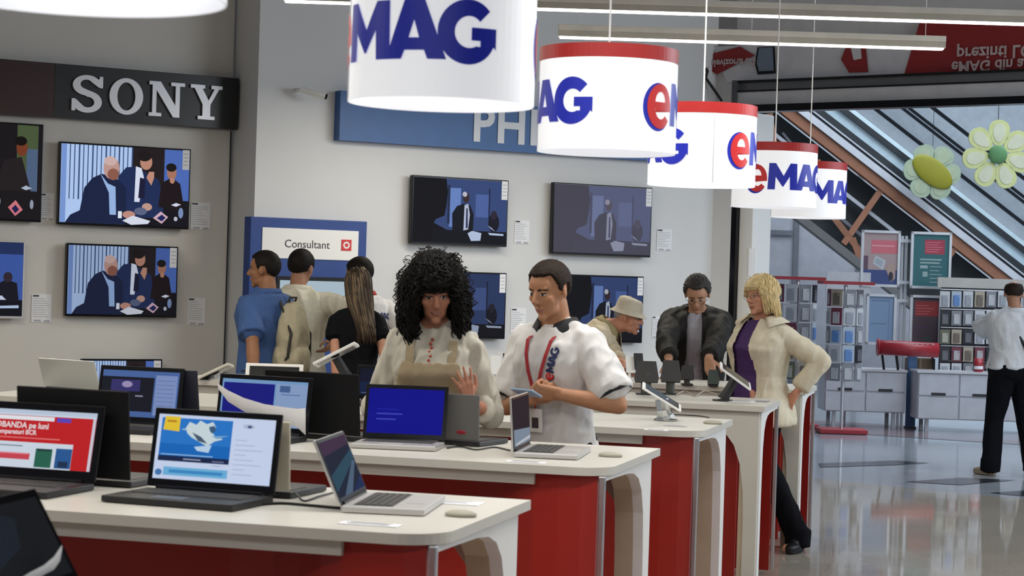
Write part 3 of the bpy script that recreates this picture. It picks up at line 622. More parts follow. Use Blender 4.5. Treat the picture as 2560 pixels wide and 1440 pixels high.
# third counter
lidback('pale silver laptop turned away at the far left', 92, 0, 232, 982, ZT, 0, h=.15, tilt=20, col=mat('pale_lid', (.42, .43, .42), .35, .3, noise_amt=0))
laptop('small dark laptop half hidden left of the curly-haired woman', (890, 1004), (1060, 1010), [('r', 0, 0, 1, 1, S(10, 18, 44, .7)), ('r', 0, .0, 1, .5, S(14, 34, 70, .7)), ('r', .03, .06, .3, .08, S(120, 130, 150, .7))], h=.165, d=.2, tilt=6)
# white curled strips (security card sleeves)
def strip(label, pts, d0, d1, wd0, th=.004):
    """pts: centre line in the photo, with half-height in pixels"""
    n = len(pts); m = MB(); top = []; bot = []; top2 = []; bot2 = []
    org = W(pts[0][0], pts[0][1], d0)
    for i, (x, y, hh) in enumerate(pts):
        d = d0+(d1-d0)*i/(n-1)-.02*sin(pi*i/(n-1))
        for arr, dy, dd in ((top, -hh, 0), (bot, hh, 0), (top2, -hh, th), (bot2, hh, th)): arr.append(W(x, y+dy, d+dd)-org)
    m.rings([top, bot, bot2, top2, top], mat('white_sleeve', (.9, .9, .92), .4, emit=0, noise_amt=0), close=False)
    o = m.build('curled_strip', None, True); o.location = org
    return tag(o, label, 'strip')
strip('white curled strip lying across the dark blue laptop page', [(545, 965, 6), (570, 990, 14), (610, 1012, 17), (660, 1028, 18), (710, 1038, 20), (745, 1046, 24), (764, 1054, 34)], 7.42, 7.36, .03)
strip('white curled strip on the dark laptop in the bottom left corner', [(155, 1368, 6), (150, 1386, 16), (135, 1408, 16), (110, 1425, 12), (75, 1445, 14), (30, 1475, 16)], 3.82, 3.65, .03)
# bottom-left laptop
a = atz(203, 1484)
laptop('dark laptop in the bottom left corner, screen seen at an angle', V((a.x+.02, a.y-.34, ZT)), a, [('r', 0, 0, 1, 1, S(20, 25, 28, .5)), ('p', [(.0, .2), (.5, .45), (.6, .8), (.2, 1), (0, 1)], S(30, 40, 52, .5))], h=.205, d=.22, tilt=30, z=ZT, bez=mat('matte_bezel', (.006, .006, .007), .8, spec=.0, noise_amt=0))
bpy.data.objects['laptop.%03d' % (len([o for o in bpy.data.objects if o.name.startswith('laptop')])-1)].rotation_euler.z -= .0

# tablets on display arms
def tablet_stand(label, top, bot, base, d, thick=.012, wdt=.17, col=None, arm=None, armw=.03, face=1, name='tablet'):
    """top / bot: photo ends of the slab seen edge-on; base: photo point of the foot on the counter; depth d"""
    A, B = W(*top, d), W(*bot, d); F_ = W(*base, d); F_.z = ZT
    org = F_.copy()
    t = thing('tablet_on_stand', label, 'tablet', tuple(org), 0, 'tablets on display stands')
    a = (B-A); L = a.length; ax = a/L; side = V((0, 1, 0)); side = (side-ax*side.dot(ax)).normalized()
    m = MB(); M = frame((A+B)/2-org, ax, side.cross(ax)*-1)
    m.box((0, 0, 0), (L, wdt, thick), col or M_wp, M, bev=.004); m.build('tablet_body', t)
    m = MB(); m.box((0, 0, thick/2+.0008), (L*.86, wdt*.86, .001), M_gloss, M); m.build('screen', t)
    m = MB(); mid = (A*.5+B*.5)-org-V((0, 0, thick)); m.tube([mid, mid*.45, V((0, 0, .008))], [armw*.9, armw, armw*1.3], arm or M_dark, 8); m.build('arm', t)
    m = MB(); m.prism([(.055*cos(2*pi*q/20), .055*sin(2*pi*q/20)) for q in range(20)], 0, .008, arm or M_dark); m.build('foot', t)
    return t
tablet_stand('white tablet tilted up on a dark stand arm, beside the girl in black', (893, 860), (788, 913), (880, 962), 11.15, .018)
tablet_stand('cream tablet tilted on a pale stand at the far left of the fourth counter', (578, 912), (502, 948), (545, 958), 11.3, .016, arm=M_wp, col=mat('cream_plastic', (.6, .58, .5), .5))
tablet_stand('white tablet on a clear stand sloping down to the right', (1606, 963), (1702, 1022), (1664, 1056), 9.15, .010, .16, arm=M_glass, armw=.035)
tablet_stand('dark-backed white tablet on a slanted black arm at the counter corner', (1800, 913), (1876, 968), (1806, 1002), 10.8, .012, .2, armw=.026)
def stand_back(label, x0, x1, y0, y1, foot, d, col=None, leg=None):
    """display tablet seen from behind: tapered shield on a leg"""
    a, b = W(x0, y0, d), W(x1, y1, d); c = W((x0+x1)/2, foot, d); c.z = ZT; wv = (x1-x0)/FPX*d; hv = (y1-y0)/FPX*d
    zc = W((x0+x1)/2, (y0+y1)/2, d).z-ZT
    t = thing('tablet_on_stand', label, 'tablet', tuple(c), YAW, 'black tablets on display stands')
    m = MB(); R_ = Matrix.Translation((0, 0, zc)) @ Matrix.Rotation(radians(75), 4, 'X'); 
    m.prism([(-wv*.38, hv/2), (wv*.38, hv/2), (wv*.5, -hv*.3), (wv*.46, -hv/2), (-wv*.46, -hv/2), (-wv*.5, -hv*.3)], -.012, .012, col or M_dark, R_); m.build('tablet_body', t)
    m = MB(); m.tube([(0, .01, 0.01), (0, .01, zc)], [wv*.22, wv*.22], leg or mat('stand_grey', (.06, .065, .055), .5), 10); m.build('leg', t)
    m = MB(); m.box((0, .01, .005), (wv*.8, .1, .01), leg or M_dark, bev=.003); m.build('foot', t)
    return t
stand_back('leftmost black tablet on stand on the far counters', 1585, 1646, 903, 957, 962, 11.15)
stand_back('black tablet on thick grey leg, second from the left on the far counters', 1650, 1701, 901, 956, 986, 11.25)
stand_back('small dark tablet under the lifted hand of the man in the dark jacket', 1700, 1735, 914, 950, 964, 12.3)
stand_back('dark green tablet right of the pointing hand', 1768, 1797, 925, 962, 966, 12.25, mat('green_black', (.012, .03, .025), .4))
# white open tablet/laptop with black keyboard half, fourth counter
a, b = W(612, 955, 11.2), W(756, 962, 11.2); a.z = b.z = ZT
t = thing('tablet', 'white-framed tablet propped upright behind the white curled strip laptop', 'tablet', tuple((a+b)/2), math.atan2((b-a).y, (b-a).x)); wv = (b-a).length
ML = Matrix.Rotation(radians(-18), 4, 'X')
m = MB(); m.box((0, 0, .055), (wv, .01, .11), M_wp, ML, bev=.004); m.build('tablet_body', t); m = MB(); m.box((0, -.006, .05), (wv*.86, .002, .085), M_gloss, ML); m.build('screen', t)
m = MB(); m.box((0, .05, .03), (.12, .1, .06), M_dark); m.build('prop', t)
# price holders and leaflets lying on the counters
def flat_card(label, x, y, wv, dv, mt, name='price_label', rz=0., lines=3, z=ZT, h=.002, grp='small labels on the counters'):
    c = atz(x, y, z); c.z = z
    t = thing(name, label, 'label', tuple(c), rz, grp)
    m = MB(); m.box((0, 0, h/2+.0005), (wv, dv, h), mt); m.build('card', t)
    m = MB()
    for q in range(lines): m.box((-wv*.05*(q % 2), dv*(.3-.25*q), h+.001), (wv*.7, dv*.08, .0008), M_greytext)
    m.build('print', t)
flat_card('long paper label at the front edge of the nearest counter', 925, 1312, .16, .05, M_paper)
flat_card('paper label at the back of the nearest counter', 1110, 1256, .22, .08, M_paper)
flat_card('paper label in front of the thin silver sideways laptop', 1315, 1156, .14, .05, M_paper)
flat_card('paper label on the third counter beside the clear stand', 1640, 1076, .10, .04, M_paper)
flat_card('second paper label on the third counter', 1688, 1066, .10, .04, mat('label_grey', (.45, .46, .48), .6))
flat_card('dark grey label near the counter corner the blonde woman leans on', 1905, 1004, .07, .12, mat('label_dark', (.25, .25, .27), .5))
flat_card('paper sheet under the slanted tablet stand', 1850, 1004, .16, .09, M_paper)
for lab, x, y in (('round beige cable puck at the corner of the nearest counter', 1152, 1291), ('round beige cable puck at the corner of the second counter', 1526, 1142), ('round beige cable puck on the third counter', 1782, 1060)):
    c = atz(x, y); o = MB().ell((0, 0, .006), (.045, .03, .012), mat('puck_beige', (.38, .36, .29), .5), None, 24, 8).build('cable_puck', None, True); o.location = (c.x, c.y, ZT); tag(o, lab, 'puck', 'cable pucks')
def cable(label, pts, r=.003, mt=None):
    ps = []
    for x, y, up in pts: p = atz(x, y, ZT+.004+up); ps.append(p)
    # smooth
    out = []
    for i in range(len(ps)-1):
        p0, p1, p2, p3 = ps[max(0, i-1)], ps[i], ps[i+1], ps[min(len(ps)-1, i+2)]
        for k in range(6):
            u = k/6; out.append(.5*((2*p1)+(p2-p0)*u+(2*p0-5*p1+4*p2-p3)*u*u+(3*p1-p0-3*p2+p3)*u**3))
    out.append(ps[-1]); o0 = out[0].copy()
    o = MB().tube([p-o0 for p in out], r, mt or M_dark, 6).build('cable', None, True); o.location = o0
    tag(o, label, 'cable', 'cables on the counters')
cable('black looped cable between the two laptops of the nearest counter', [(690, 1242, 0), (708, 1232, .01), (722, 1222, .015), (742, 1236, .01), (760, 1252, 0), (800, 1240, 0), (832, 1232, 0)])
cable('black flat cable running to the silver ultrabook', [(640, 1262, 0), (700, 1258, 0), (760, 1262, 0), (850, 1270, 0)], .004, M_black)
cable('dark cable behind the thin silver sideways laptop', [(1118, 1120, 0), (1150, 1116, 0), (1190, 1124, 0), (1235, 1118, 0), (1275, 1126, 0)])
cable('beige coiled cable drooping along the fourth counter', [(1690, 988, 0), (1712, 978, .01), (1738, 990, 0), (1760, 978, .01), (1790, 986, 0)], .004, mat('cable_beige', (.40, .36, .27), .6))
cable('dark thin cable on the third counter', [(1660, 1036, 0), (1700, 1037, 0), (1750, 1040, 0), (1772, 1044, 0)])

# small phones on slim stands along the far counters
def phone_on_stand(label, x, ytop, d, col, wv=.06, hv=.11):
    c = W(x, ytop, d); z = c.z-ZT; c.z = ZT
    t = thing('phone_on_stand', label, 'phone', tuple(c), YAW+radians(12), 'small phones on slim stands')
    m = MB(); m.box((0, 0, .005), (.07, .07, .01), M_wp, bev=.002); m.build('foot', t)
    m = MB(); m.tube([(0, .01, .01), (0, .0, z-hv*.5)], .009, M_wp, 8); m.build('stem', t)
    m = MB(); M = Matrix.Translation((0, -.005, z-hv*.5)) @ Matrix.Rotation(radians(-22), 4, 'X'); m.box((0, 0, 0), (wv, .010, hv), col, M, bev=.003); m.build('phone_body', t)
    m = MB(); m.box((0, .0056, 0), (wv*.86, .001, hv*.82), M_gloss, M); m.build('screen', t)
for lab, x, y, d, col in (('white phone on a slim stand, just right of the curly-haired woman', 1240, 888, 11.0, M_wp), ('white phone on a slim stand, second right of the curly-haired woman', 1256, 878, 12.6, M_wp), ('black phone on a slim stand between the standing couple', 1272, 882, 11.05, M_black),
      ('white phone on a slim stand, nearest the left shoulder of the white polo', 1288, 880, 12.6, M_wp), ('white phone on a slim stand below the bucket hat', 1576, 890, 12.7, M_wp), ('dark phone on a slim stand left of the black display tablets', 1597, 882, 12.7, M_dark)): phone_on_stand(lab, x, y, d, col)
# ------------------------------------------------------------------ people
def skin(name, c): return mat('skin_'+name, tuple(k*1.22 for k in c), .55, noise_amt=.05, scale=25, spec=.35)
def remesh(mb, name, parent, voxel, smooth=4, wr=None, mats=None, post=None):
    """fuse overlapping closed shapes into ONE continuous surface"""
    o = mb.build('tmp'); md = o.modifiers.new('r', 'REMESH'); md.mode = 'VOXEL'; md.voxel_size = voxel
    s = o.modifiers.new('s', 'SMOOTH'); s.factor = .5; s.iterations = smooth
    bpy.context.view_layer.update(); dg = bpy.context.evaluated_depsgraph_get()
    me = bpy.data.meshes.new_from_object(o.evaluated_get(dg)); me.name = name
    old = o.data; bpy.data.objects.remove(o); bpy.data.meshes.remove(old)
    mats = mats or mb.mats[:1]; me.materials.clear()
    for m in mats: me.materials.append(m)
    if wr:
        amp, fr = wr; no = [v.normal.copy() for v in me.vertices]
        for v, n in zip(me.vertices, no):
            p = v.co; q = V((p.x*fr, p.y*fr, p.z*fr*.45+p.x*fr*.5))
            k = noise.noise(q)+.5*noise.noise(q*2.3+V((3, 1, 2))); v.co = p+n*amp*(1-abs(k)*2.2)
    if post: post(me)
    me.polygons.foreach_set('use_smooth', [True]*len(me.polygons))
    me.update(); ob = bpy.data.objects.new(name, me); C.objects.link(ob); ob.parent = parent
    return ob
def ik(s, w, l1, l2, pole):
    d = w-s; L = min(d.length, (l1+l2)*.995); u = d.normalized(); w = s+u*L
    a = (l1*l1-l2*l2+L*L)/(2*L); h = math.sqrt(max(0, l1*l1-a*a)); p = V(pole); p = (p-u*p.dot(u)).normalized()
    return s+u*a+p*h, w
class Person: pass
def hand(mb, wr, d, nrm, side, curl=(.35, .4, .45, .5), spread=.10, thumb=.6, k=1., m=None):
    """wr wrist, d direction to the knuckles, nrm direction the palm faces, side=+1 if the thumb lies along d x nrm"""
    d = d.normalized(); n = (nrm-d*nrm.dot(d)).normalized(); s = d.cross(n)*side
    kn = []
    for i, f in enumerate((.030, .010, -.011, -.030)):
        q = wr+d*(.088-.004*abs(i-1))*k+s*f*k; kn.append(q)
        mb.cap(wr+s*f*.55*k, q, .016*k, .0125*k, m, n=10)
    for i, (L, q) in enumerate(zip((.072, .080, .075, .060), kn)):
        dd = (d+s*(1.5-i)*spread).normalized(); p = q; a = 0; r = .0098*k
        for j, fr in enumerate((.45, .32, .23)):
            a += curl[i]*(1, 1.25, .8)[j]; t = (dd*cos(a)+n*sin(a)); p2 = p+t*L*fr*k
            mb.cap(p, p2, r, r*.9, m, n=8); p = p2; r *= .9
    b = wr+d*.025*k+s*.024*k+n*.006*k; t1 = (d*.62+s*.62+n*.35*thumb).normalized(); c = b+t1*.045*k; t2 = (d*.85+s*.25+n*.5*thumb).normalized(); e = c+t2*.032*k
    t3 = (d*.9+n*.4*thumb).normalized()
    mb.cap(wr+s*.012*k, b, .016*k, .015*k, m, n=8); mb.cap(b, c, .015*k, .0115*k, m, n=8); mb.cap(c, e, .0112*k, .010*k, m, n=8); mb.cap(e, e+t3*.022*k, .0098*k, .0085*k, m, n=8)
def loft(mb, T, rings, m, n=28, p=2.3):
    rs = []
    for z, rx, ry, oy in rings:
        r = []
        for q in range(n):
            a = 2*pi*q/n; c, s = cos(a), sin(a); e = 2/p
            r.append(T @ V((rx*math.copysign(abs(c)**e, c), oy+ry*math.copysign(abs(s)**e, s), z)))
        rs.append(r)
    mb.rings(rs, m)
def person(label, foot, yaw, S_=1., lean=0., side=0., twist=0., hd=(0, 0, 0), sk=None, voxel=.007, wristL=None, wristR=None, poleL=(.6, -.6, -.4), poleR=(-.6, -.6, -.4), handL=None, handR=None,
           female=False, feet=None, hipx=0, neckf=.03, girth=1., legs=True, group=None, brow=(.02, .015, .012), shoulder=None, hipz=.955, beardy=False, gaze=0):
    """yaw: direction the chest faces (0 = away from the camera along +y). hd = head yaw, pitch, roll in degrees"""
    t = thing('person', label, 'person', tuple(foot), radians(yaw), group)
    R = Person(); R.t = t; R.S = S_; R.voxel = voxel
    MW = Matrix.Translation(foot) @ Matrix.Rotation(radians(yaw), 4, 'Z'); R.MW = MW; R.inv = MW.inverted()
    T = Matrix.Translation((hipx, 0, hipz*S_)) @ Matrix.Rotation(radians(-lean), 4, 'X') @ Matrix.Rotation(radians(side), 4, 'Y') @ Matrix.Rotation(radians(twist), 4, 'Z') @ Matrix.Diagonal((S_, S_, S_, 1)); R.T = T
    SH = shoulder or (.146 if female else .166); R.SH = SH; g = girth; R.g = g; R.female = female
    m = sk; mb = MB(); R.sk = sk
    # torso (z relative to hip joint)
    R.tor = [(-.10, .10, .08, 0), (-.06, .155, .105, -.005), (0, .168, .115, -.01), (.08, .150, .105, 0), (.17, .135, .098, .005), (.27, .150, .108, .008), (.36, .165, .112, .008), (.44, .165, .098, 0), (.495, .125, .070, -.01), (.535, .06, .05, -.015)] if not female else \
            [(-.10, .10, .08, 0), (-.06, .158, .11, -.01), (0, .170, .118, -.012), (.08, .145, .10, 0), (.17, .122, .09, .005), (.27, .140, .105, .012), (.34, .150, .125, .022), (.42, .148, .098, .005), (.475, .115, .068, -.008), (.52, .052, .046, -.012)]
    R.tor = [(z, a*g, b*g*(1.06 if g > 1 else 1), c) for z, a, b, c in R.tor]
    loft(mb, T, R.tor, m)
    NB = T @ V((0, -.015, .51)); hy, hp, hr = [radians(a) for a in hd]
    HC = T @ V((0, neckf, .668-abs(neckf-.03)*.3)); HM = Matrix.Translation(HC) @ Matrix.Rotation(hy, 4, 'Z') @ Matrix.Rotation(-hp, 4, 'X') @ Matrix.Rotation(hr, 4, 'Y') @ Matrix.Diagonal((S_, S_, S_, 1)); R.HM = HM
    hm = HM; f = .94 if female else 1.
    mb.ell((0, -.015, .03), (.0765, .096, .088), m, hm, 28, 18); mb.ell((0, .03, .036), (.064, .056, .058), m, hm); mb.ell((0, .034, -.02), (.0615*f, .053, .07), m, hm)
    mb.ell((0, .028, -.066), (.052*f, .050, .042), m, hm); mb.ell((0, .068, -.096), (.022, .019, .018), m, hm)
    mb.cap((-.038, .066, .030), (.038, .066, .030), .0125, .0125, m, hm); mb.cap((0, .080, .020), (0, .106, -.020), .0095, .0125, m, hm)
    for s in (-1, 1):
        mb.ell((s*.0115, .096, -.026), (.009, .010, .008), m, hm, 10, 8); mb.ell((s*.040, .058, -.016), (.022, .020, .020), m, hm, 12, 8)
        mb.ell((s*.030, .0715, .006), (.0125, .0125, .0115), m, hm, 12, 8)
        mb.ell((s*.0785, -.008, -.002), (.009, .019, .031), m, hm, 12, 8, Matrix.Rotation(radians(s*-18), 3, 'Z'))
    mb.ell((0, .0835, -.0555), (.022, .011, .0062), m, hm, 14, 8); mb.ell((0, .082, -.066), (.018, .011, .0068), m, hm, 14, 8)
    NK = HM @ V((0, -.025, -.055)); nr = (.046 if female else .054)*S_
    mb.cap(NK, NB, nr, nr*1.12, m); mb.cap(T @ V((-.09, -.01, .465)), NB+(NK-NB)*.35, .035*S_, nr*.9, m); mb.cap(T @ V((.09, -.01, .465)), NB+(NK-NB)*.35, .035*S_, nr*.9, m)
    R.NB, R.NK, R.nr = NB, NK, nr
    ua, fa = .295*S_, .255*S_; ar = (.80 if female else 1)*(.5+.5*g); R.ar = ar
    R.arm = {}
    for s, nm, wr_, pole, hnd in ((1, 'L', wristL, poleL, handL), (-1, 'R', wristR, poleR, handR)):
        # person faces +y so the person's right hand is at +x
        s = -1 if nm == 'L' else 1
        sh = T @ V((s*SH, -.005, .435))
        if wr_ is None: wl = T @ V((s*(SH+.05), .03, -.10))
        else: wl = R.inv @ wr_
        el, wl = ik(sh, wl, ua, fa, V(pole)); R.arm[nm] = (sh, el, wl)
        mb.cap(T @ V((s*SH*.55, 0, .44)), sh, .052*S_*ar, .054*S_*ar, m); mb.cap(sh, sh+(el-sh)*.35, .050*S_*ar, .047*S_*ar, m); mb.cap(sh+(el-sh)*.35, el, .047*S_*ar, .038*S_*ar, m)
        mb.cap(el, el+(wl-el)*.3, .038*S_*ar, .041*S_*ar, m); mb.cap(el+(wl-el)*.3, wl, .041*S_*ar, .026*S_*ar, m)
        d = (wl-el).normalized()
        h = hnd or {}
        dd = (R.inv.to_3x3() @ V(h['d'])).normalized() if 'd' in h else (d+V((0, .15, 0))).normalized()
        nn = (R.inv.to_3x3() @ V(h['n'])) if 'n' in h else V((-s, 0, 0))
        hand(mb, wl, dd, nn, h.get('side', 1 if nm == 'L' else -1), h.get('curl', (.30, .35, .40, .45)), h.get('spread', .05), h.get('thumb', .5), S_*(.88 if female else 1), m)
    # legs
    R.leg = []
    feet = feet or ((-.10, 0), (.10, 0))
    for s, (fx, fy) in zip((-1, 1), feet):
        hp_ = V((hipx+s*.088*S_, -.005, (hipz-.03)*S_)); an = V((fx, fy-.02, .085*S_)); kn, an2 = ik(hp_, an, .43*S_, .43*S_, V((0, 1, 0)))
        R.leg.append((hp_, kn, an)); 
        if legs:
            mb.cap(hp_, kn, .082*S_*g, .056*S_, m); mb.cap(kn, kn+(an-kn)*.35, .054*S_, .055*S_, m); mb.cap(kn+(an-kn)*.35, an, .055*S_, .038*S_, m)
            mb.cap(an-V((0, .02, .05*S_)), an+V((0, .13*S_, -.055*S_)), .034*S_, .028*S_, m)
    lip = mat('lips', (.34, .05, .05) if female else (.30, .12, .09), .45, noise_amt=0); wh = mat('eye_white', (.42, .38, .35), .4, noise_amt=0); ir = mat('eye_iris', (.02, .014, .01), .2, noise_amt=0); br = mat('brow_%d' % int(brow[0]*1000), brow, .8, noise_amt=0)
    hi = HM.inverted()
    def post(me):
        for p in me.polygons:
            c = hi @ p.center
            if c.y < .045 or abs(c.x) > .06 or abs(c.z) > .1: continue
            x, z = abs(c.x), c.z
            i = 0
            ex = x-.030
            if (ex/.0140)**2+((z-.006)/.0048)**2 < 1 and c.y > .06:
                gx = c.x-math.copysign(.030, c.x)-gaze; i = 3 if gx*gx+(z-.006)**2 < .0066**2 else 2
            elif (ex/.017)**2+((z-.0065)/.0078)**2 < 1 and z > .0085: i = 4
            elif .010 < x < .050 and abs(z-(.0275-(x-.028)**2*6)) < (.0042 if not female else .003) and c.y > .055: i = 4
            elif (x/.0235)**2+((z+.0605)/(.0095 if female else .008))**2 < 1 and c.y > .07: i = 1
            p.material_index = i
    R.body = remesh(mb, 'body', t, voxel, 3, mats=[sk, lip, wh, ir, br], post=post)
    return R
def torso_cloth(R, name, mt, infl=.016, hem=-.12, sleeve=(.75, .75), wr=(.007, 9), neck=.505, flare=.0, cut=None, sl_infl=.014, voxel=None, cuff=None, hemflare=0., lo=None):
    """shirt or jacket following the torso; sleeve = length of each sleeve in arm units (1 = elbow, 2 = wrist)"""
    mb = MB(); rs = []
    for z, rx, ry, oy in R.tor:
        if z < hem: continue
        rs.append((z, rx+infl, ry+infl, oy))
    z0 = rs[0]; base = [r for r in R.tor if r[0] <= 0][-1]
    zz = hem; pre = []
    bx = max(.150*R.g, .155 if not R.female else .150)+infl+hemflare; by = .112*R.g+infl+hemflare*.8
    pre = [(hem, bx+flare, by+flare, -.005), (hem+.02, bx+flare, by+flare, -.005), (0, bx+flare*.5, by+flare*.5, -.005)] if hem < -.03 else []
    body = pre+[r for r in rs if r[0] > (.05 if pre else hem)]
    body = [r if r[0] < .48 else (r[0], r[1], r[2], r[3]) for r in body if r[0] <= neck]
    k = len(body); 
    body = [(z, max(rx, (bx-.012)*(1-(z/.30)) if False else rx), ry, oy) for z, rx, ry, oy in body]
    body.append((min(neck+.012, .53), .072+infl*.4, .062+infl*.4, -.012))
    loft(mb, R.T, body, mt)
    for nm, L in zip(('L', 'R'), sleeve):
        sh, el, wl = R.arm[nm]; s = -1 if nm == 'L' else 1; a = R.ar; S_ = R.S; q = sl_infl
        q *= .62; mb.cap(R.T @ V((s*R.SH*.4, -.003, .445)), sh, .052*S_*a+q, .050*S_*a+q*1.1, mt); mb.cap(R.T @ V((s*.055, -.014, .492)), sh, .030*S_*a+q, .046*S_*a+q, mt)
        e = sh+(el-sh)*min(1, L); r1 = (.050-.016*min(1, L)*(1 if L > 1 else .2))*S_*a+q*1.5
        if L <= 1: 
            d = (el-sh).normalized(); mb.cap(sh, e-d*r1*.6, .050*S_*a+q*1.1, r1+flare*.3, mt)
            mb.tube([e-d*.05, e], [r1+.002+flare*.3, r1+.004+flare*.3], mt, 16)
        else:
            mb.cap(sh, el, .049*S_*a+q*1.1, .040*S_*a+q*1.2, mt); w_ = el+(wl-el)*(L-1); d = (wl-el).normalized()
            mb.cap(el, w_-d*.04, .041*S_*a+q*1.1, .032*S_*a+q, mt); mb.tube([w_-d*.05, w_], .034*S_*a+q, mt, 16)
    hi = R.T.inverted()
    def post(me):
        bm = bmesh.new(); bm.from_mesh(me); dl = []
        for f in bm.faces:
            c = hi @ f.calc_center_median()
            if cut and c.y < .205 and cut(c, f): dl.append(f)
            elif lo is not None and c.z < lo: dl.append(f)
        if dl: bmesh.ops.delete(bm, geom=dl, context='FACES')
        bm.to_mesh(me); bm.free()
    o = remesh(mb, name, R.t, voxel or max(.007, R.voxel), 5, wr, [mt], post if (cut or lo is not None) else None)
    if cut:
        md = o.modifiers.new('thick', 'SOLIDIFY'); md.thickness = .006; md.offset = 1
    return o
def trousers(R, mt, infl=.016, wr=(.006, 8), flare=.012, name='trousers'):
    mb = MB(); g = R.g
    for hp_, kn, an in R.leg:
        mb.cap(hp_, kn, (.085*g+infl)*R.S, (.058+infl)*R.S, mt); mb.cap(kn, an+V((0, 0, .01)), (.058+infl)*R.S, (.044+infl+flare)*R.S, mt); mb.tube([an+V((0, 0, .06)), an-V((0, -.01, .045))], (.046+infl+flare)*R.S, mt, 14)
    TT = Matrix.Translation((R.T.translation)) @ Matrix.Diagonal((R.S, R.S, R.S, 1))
    b = [(z, rx+infl*.8, ry+infl*.8, oy) for z, rx, ry, oy in R.tor if z < .06]
    b = [(-.12, .12, .09, 0)]+[r for r in b if r[0] > -.09]+[(.10, .15*g+infl*.5, .105*g+infl*.5, 0)]
    loft(mb, TT, b, mt)
    return remesh(mb, name, R.t, .009, 5, wr, [mt])
def shoes(R, mt, yawf=(0, 0)):
    for (hp_, kn, an), ya in zip(R.leg, yawf):
        mb = MB(); M = Matrix.Translation((an.x, an.y, 0)) @ Matrix.Rotation(radians(ya), 4, 'Z') @ Matrix.Diagonal((R.S, R.S, R.S, 1))
        mb.ell((0, -.01, .045), (.042, .055, .045), mt, M); mb.ell((0, .09, .036), (.046, .10, .034), mt, M); mb.ell((0, .04, .055), (.040, .08, .040), mt, M)
        mb.prism([(.046*cos(a), .065+.125*sin(a)) for a in [2*pi*q/20 for q in range(20)]], .002, .02, mt, M)
        remesh(mb, 'shoe', R.t, .007, 2, None, [mt])
def short_hair(R, mt, front=.58, sidey=-.30, back=-.80, thick=.012, fringe=0., rough=.004, crown=0., name='hair', bald=None):
    """cap of hair: stands off the scalp where hair grows, sinks below the skin elsewhere"""
    nu, nv = 96, 64; mb = MB(); rs = []
    for j in range(nv+1):
        th = pi*(.002+.996*j/nv); r = []
        for i in range(nu):
            ph = 2*pi*i/nu; d = V((sin(th)*cos(ph), sin(th)*sin(ph), cos(th)))
            y = d.y
            if y > 0: q_ = min(1, max(0, (y-.26)/.26)); thr = sidey+(front-sidey)*q_*q_*(3-2*q_)
            else: thr = sidey+(back-sidey)*min(1, -y/.6)
            n_ = noise.noise(V((d.x*5, d.y*5, d.z*5)))*.05
            k = (d.z-thr+n_)/.09; k = min(1, max(0, k+.5))
            if bald: 
                kb = min(1, max(0, (bald-d.z+n_)/.1+.5)); k *= kb
            # ears stay clear
            if abs(d.x) > .75 and -.25 < y < .10 and d.z < -.02: k *= 0
            off = -.016+(thick+.016)*k+crown*max(0, d.z)*k+noise.noise(V((d.x*22, d.y*22, d.z*22)))*rough*k
            r.append(V((d.x*(.0765+off), -.015+d.y*(.096+off)+(.010*max(0, y)*max(0, .8-abs(d.z-.3))), .03+d.z*(.088+off))))
        rs.append(r)
    mb.rings(rs, mt, R.HM)
    return mb.build(name, R.t, True)
def strands(R, name, mt, specs, nseg=16, ns=5):
    """specs: list of (points in head frame, radius, curl amplitude, curl frequency)"""
    mb = MB()
    for pts, r, amp, fq, ph in specs:
        out = []; n = nseg; m_ = len(pts)-1
        for k in range(n+1):
            u = k/n*m_; i = min(int(u), m_-1); f = u-i; p0, p1, p2, p3 = pts[max(0, i-1)], pts[i], pts[i+1], pts[min(m_, i+2)]
            c = .5*((2*p1)+(p2-p0)*f+(2*p0-5*p1+4*p2-p3)*f*f+(3*p1-p0-3*p2+p3)*f**3)
            a = min(1, k/n*2.5)*amp; c = c+V((a*cos(fq*k/n*6.28+ph), a*sin(fq*k/n*6.28+ph), 0)); out.append(R.HM @ c)
        rr = [r*(.75+.25*sin(pi*min(1, k/n*1.3)))*(1 if k < n-2 else (n-k+.3)/3) for k in range(n+1)]
        mb.tube(out, rr, mt, ns)
    return mb.build(name, R.t, True)
def collar(R, mt, open_=.0, h=.035, rad=.062, fold=.02, name='collar', gap=35, zt=.512, sp=0):
    rad += .012
    """turned-down shirt collar around the neck with a V at the throat"""
    mb = MB(); n = 40; rs = [[], [], [], []]
    for q in range(n+1):
        a = radians(90+gap/2+(360-gap)*q/n); fr = max(0, sin(a)); drop = .03*fr**3
        cx, sy = cos(a), sin(a)
        rr = rad*1.0; yy = -.012
        for lst, r_, z_ in ((rs[0], rr+.002, zt-.01-drop*.6), (rs[1], rr-.002, zt+h-drop*1.1), (rs[2], rr+.006, zt+h-.002-drop*1.1), (rs[3], rr+fold+.01*fr, zt-.006-drop*2.0-.018*fr)):
            lst.append(R.T @ V((cx*r_*1.05, yy+sy*r_*.95+.006*fr, z_)))
    mb.rings(rs, mt, close=False, caps=False); o = mb.build(name, R.t, True)
    md = o.modifiers.new('thick', 'SOLIDIFY'); md.thickness = .004; return o
def glasses(R, mt, name='glasses'):
    mb = MB()
    for s in (-1, 1):
        mb.tube([V((s*.031+.021*cos(a), .0965, .003+.016*sin(a))) for a in [2*pi*q/20 for q in range(21)]], .0011, mt, 5, R.HM)
        mb.tube([V((s*.052, .0965, .006)), V((s*.074, .07, .008)), V((s*.080, .0, .008))], .0013, mt, 5, R.HM)
    mb.tube([V((-.010, .0965, .006)), V((0, .101, .009)), V((.010, .0965, .006))], .0013, mt, 5, R.HM)
    return mb.build(name, R.t, True)
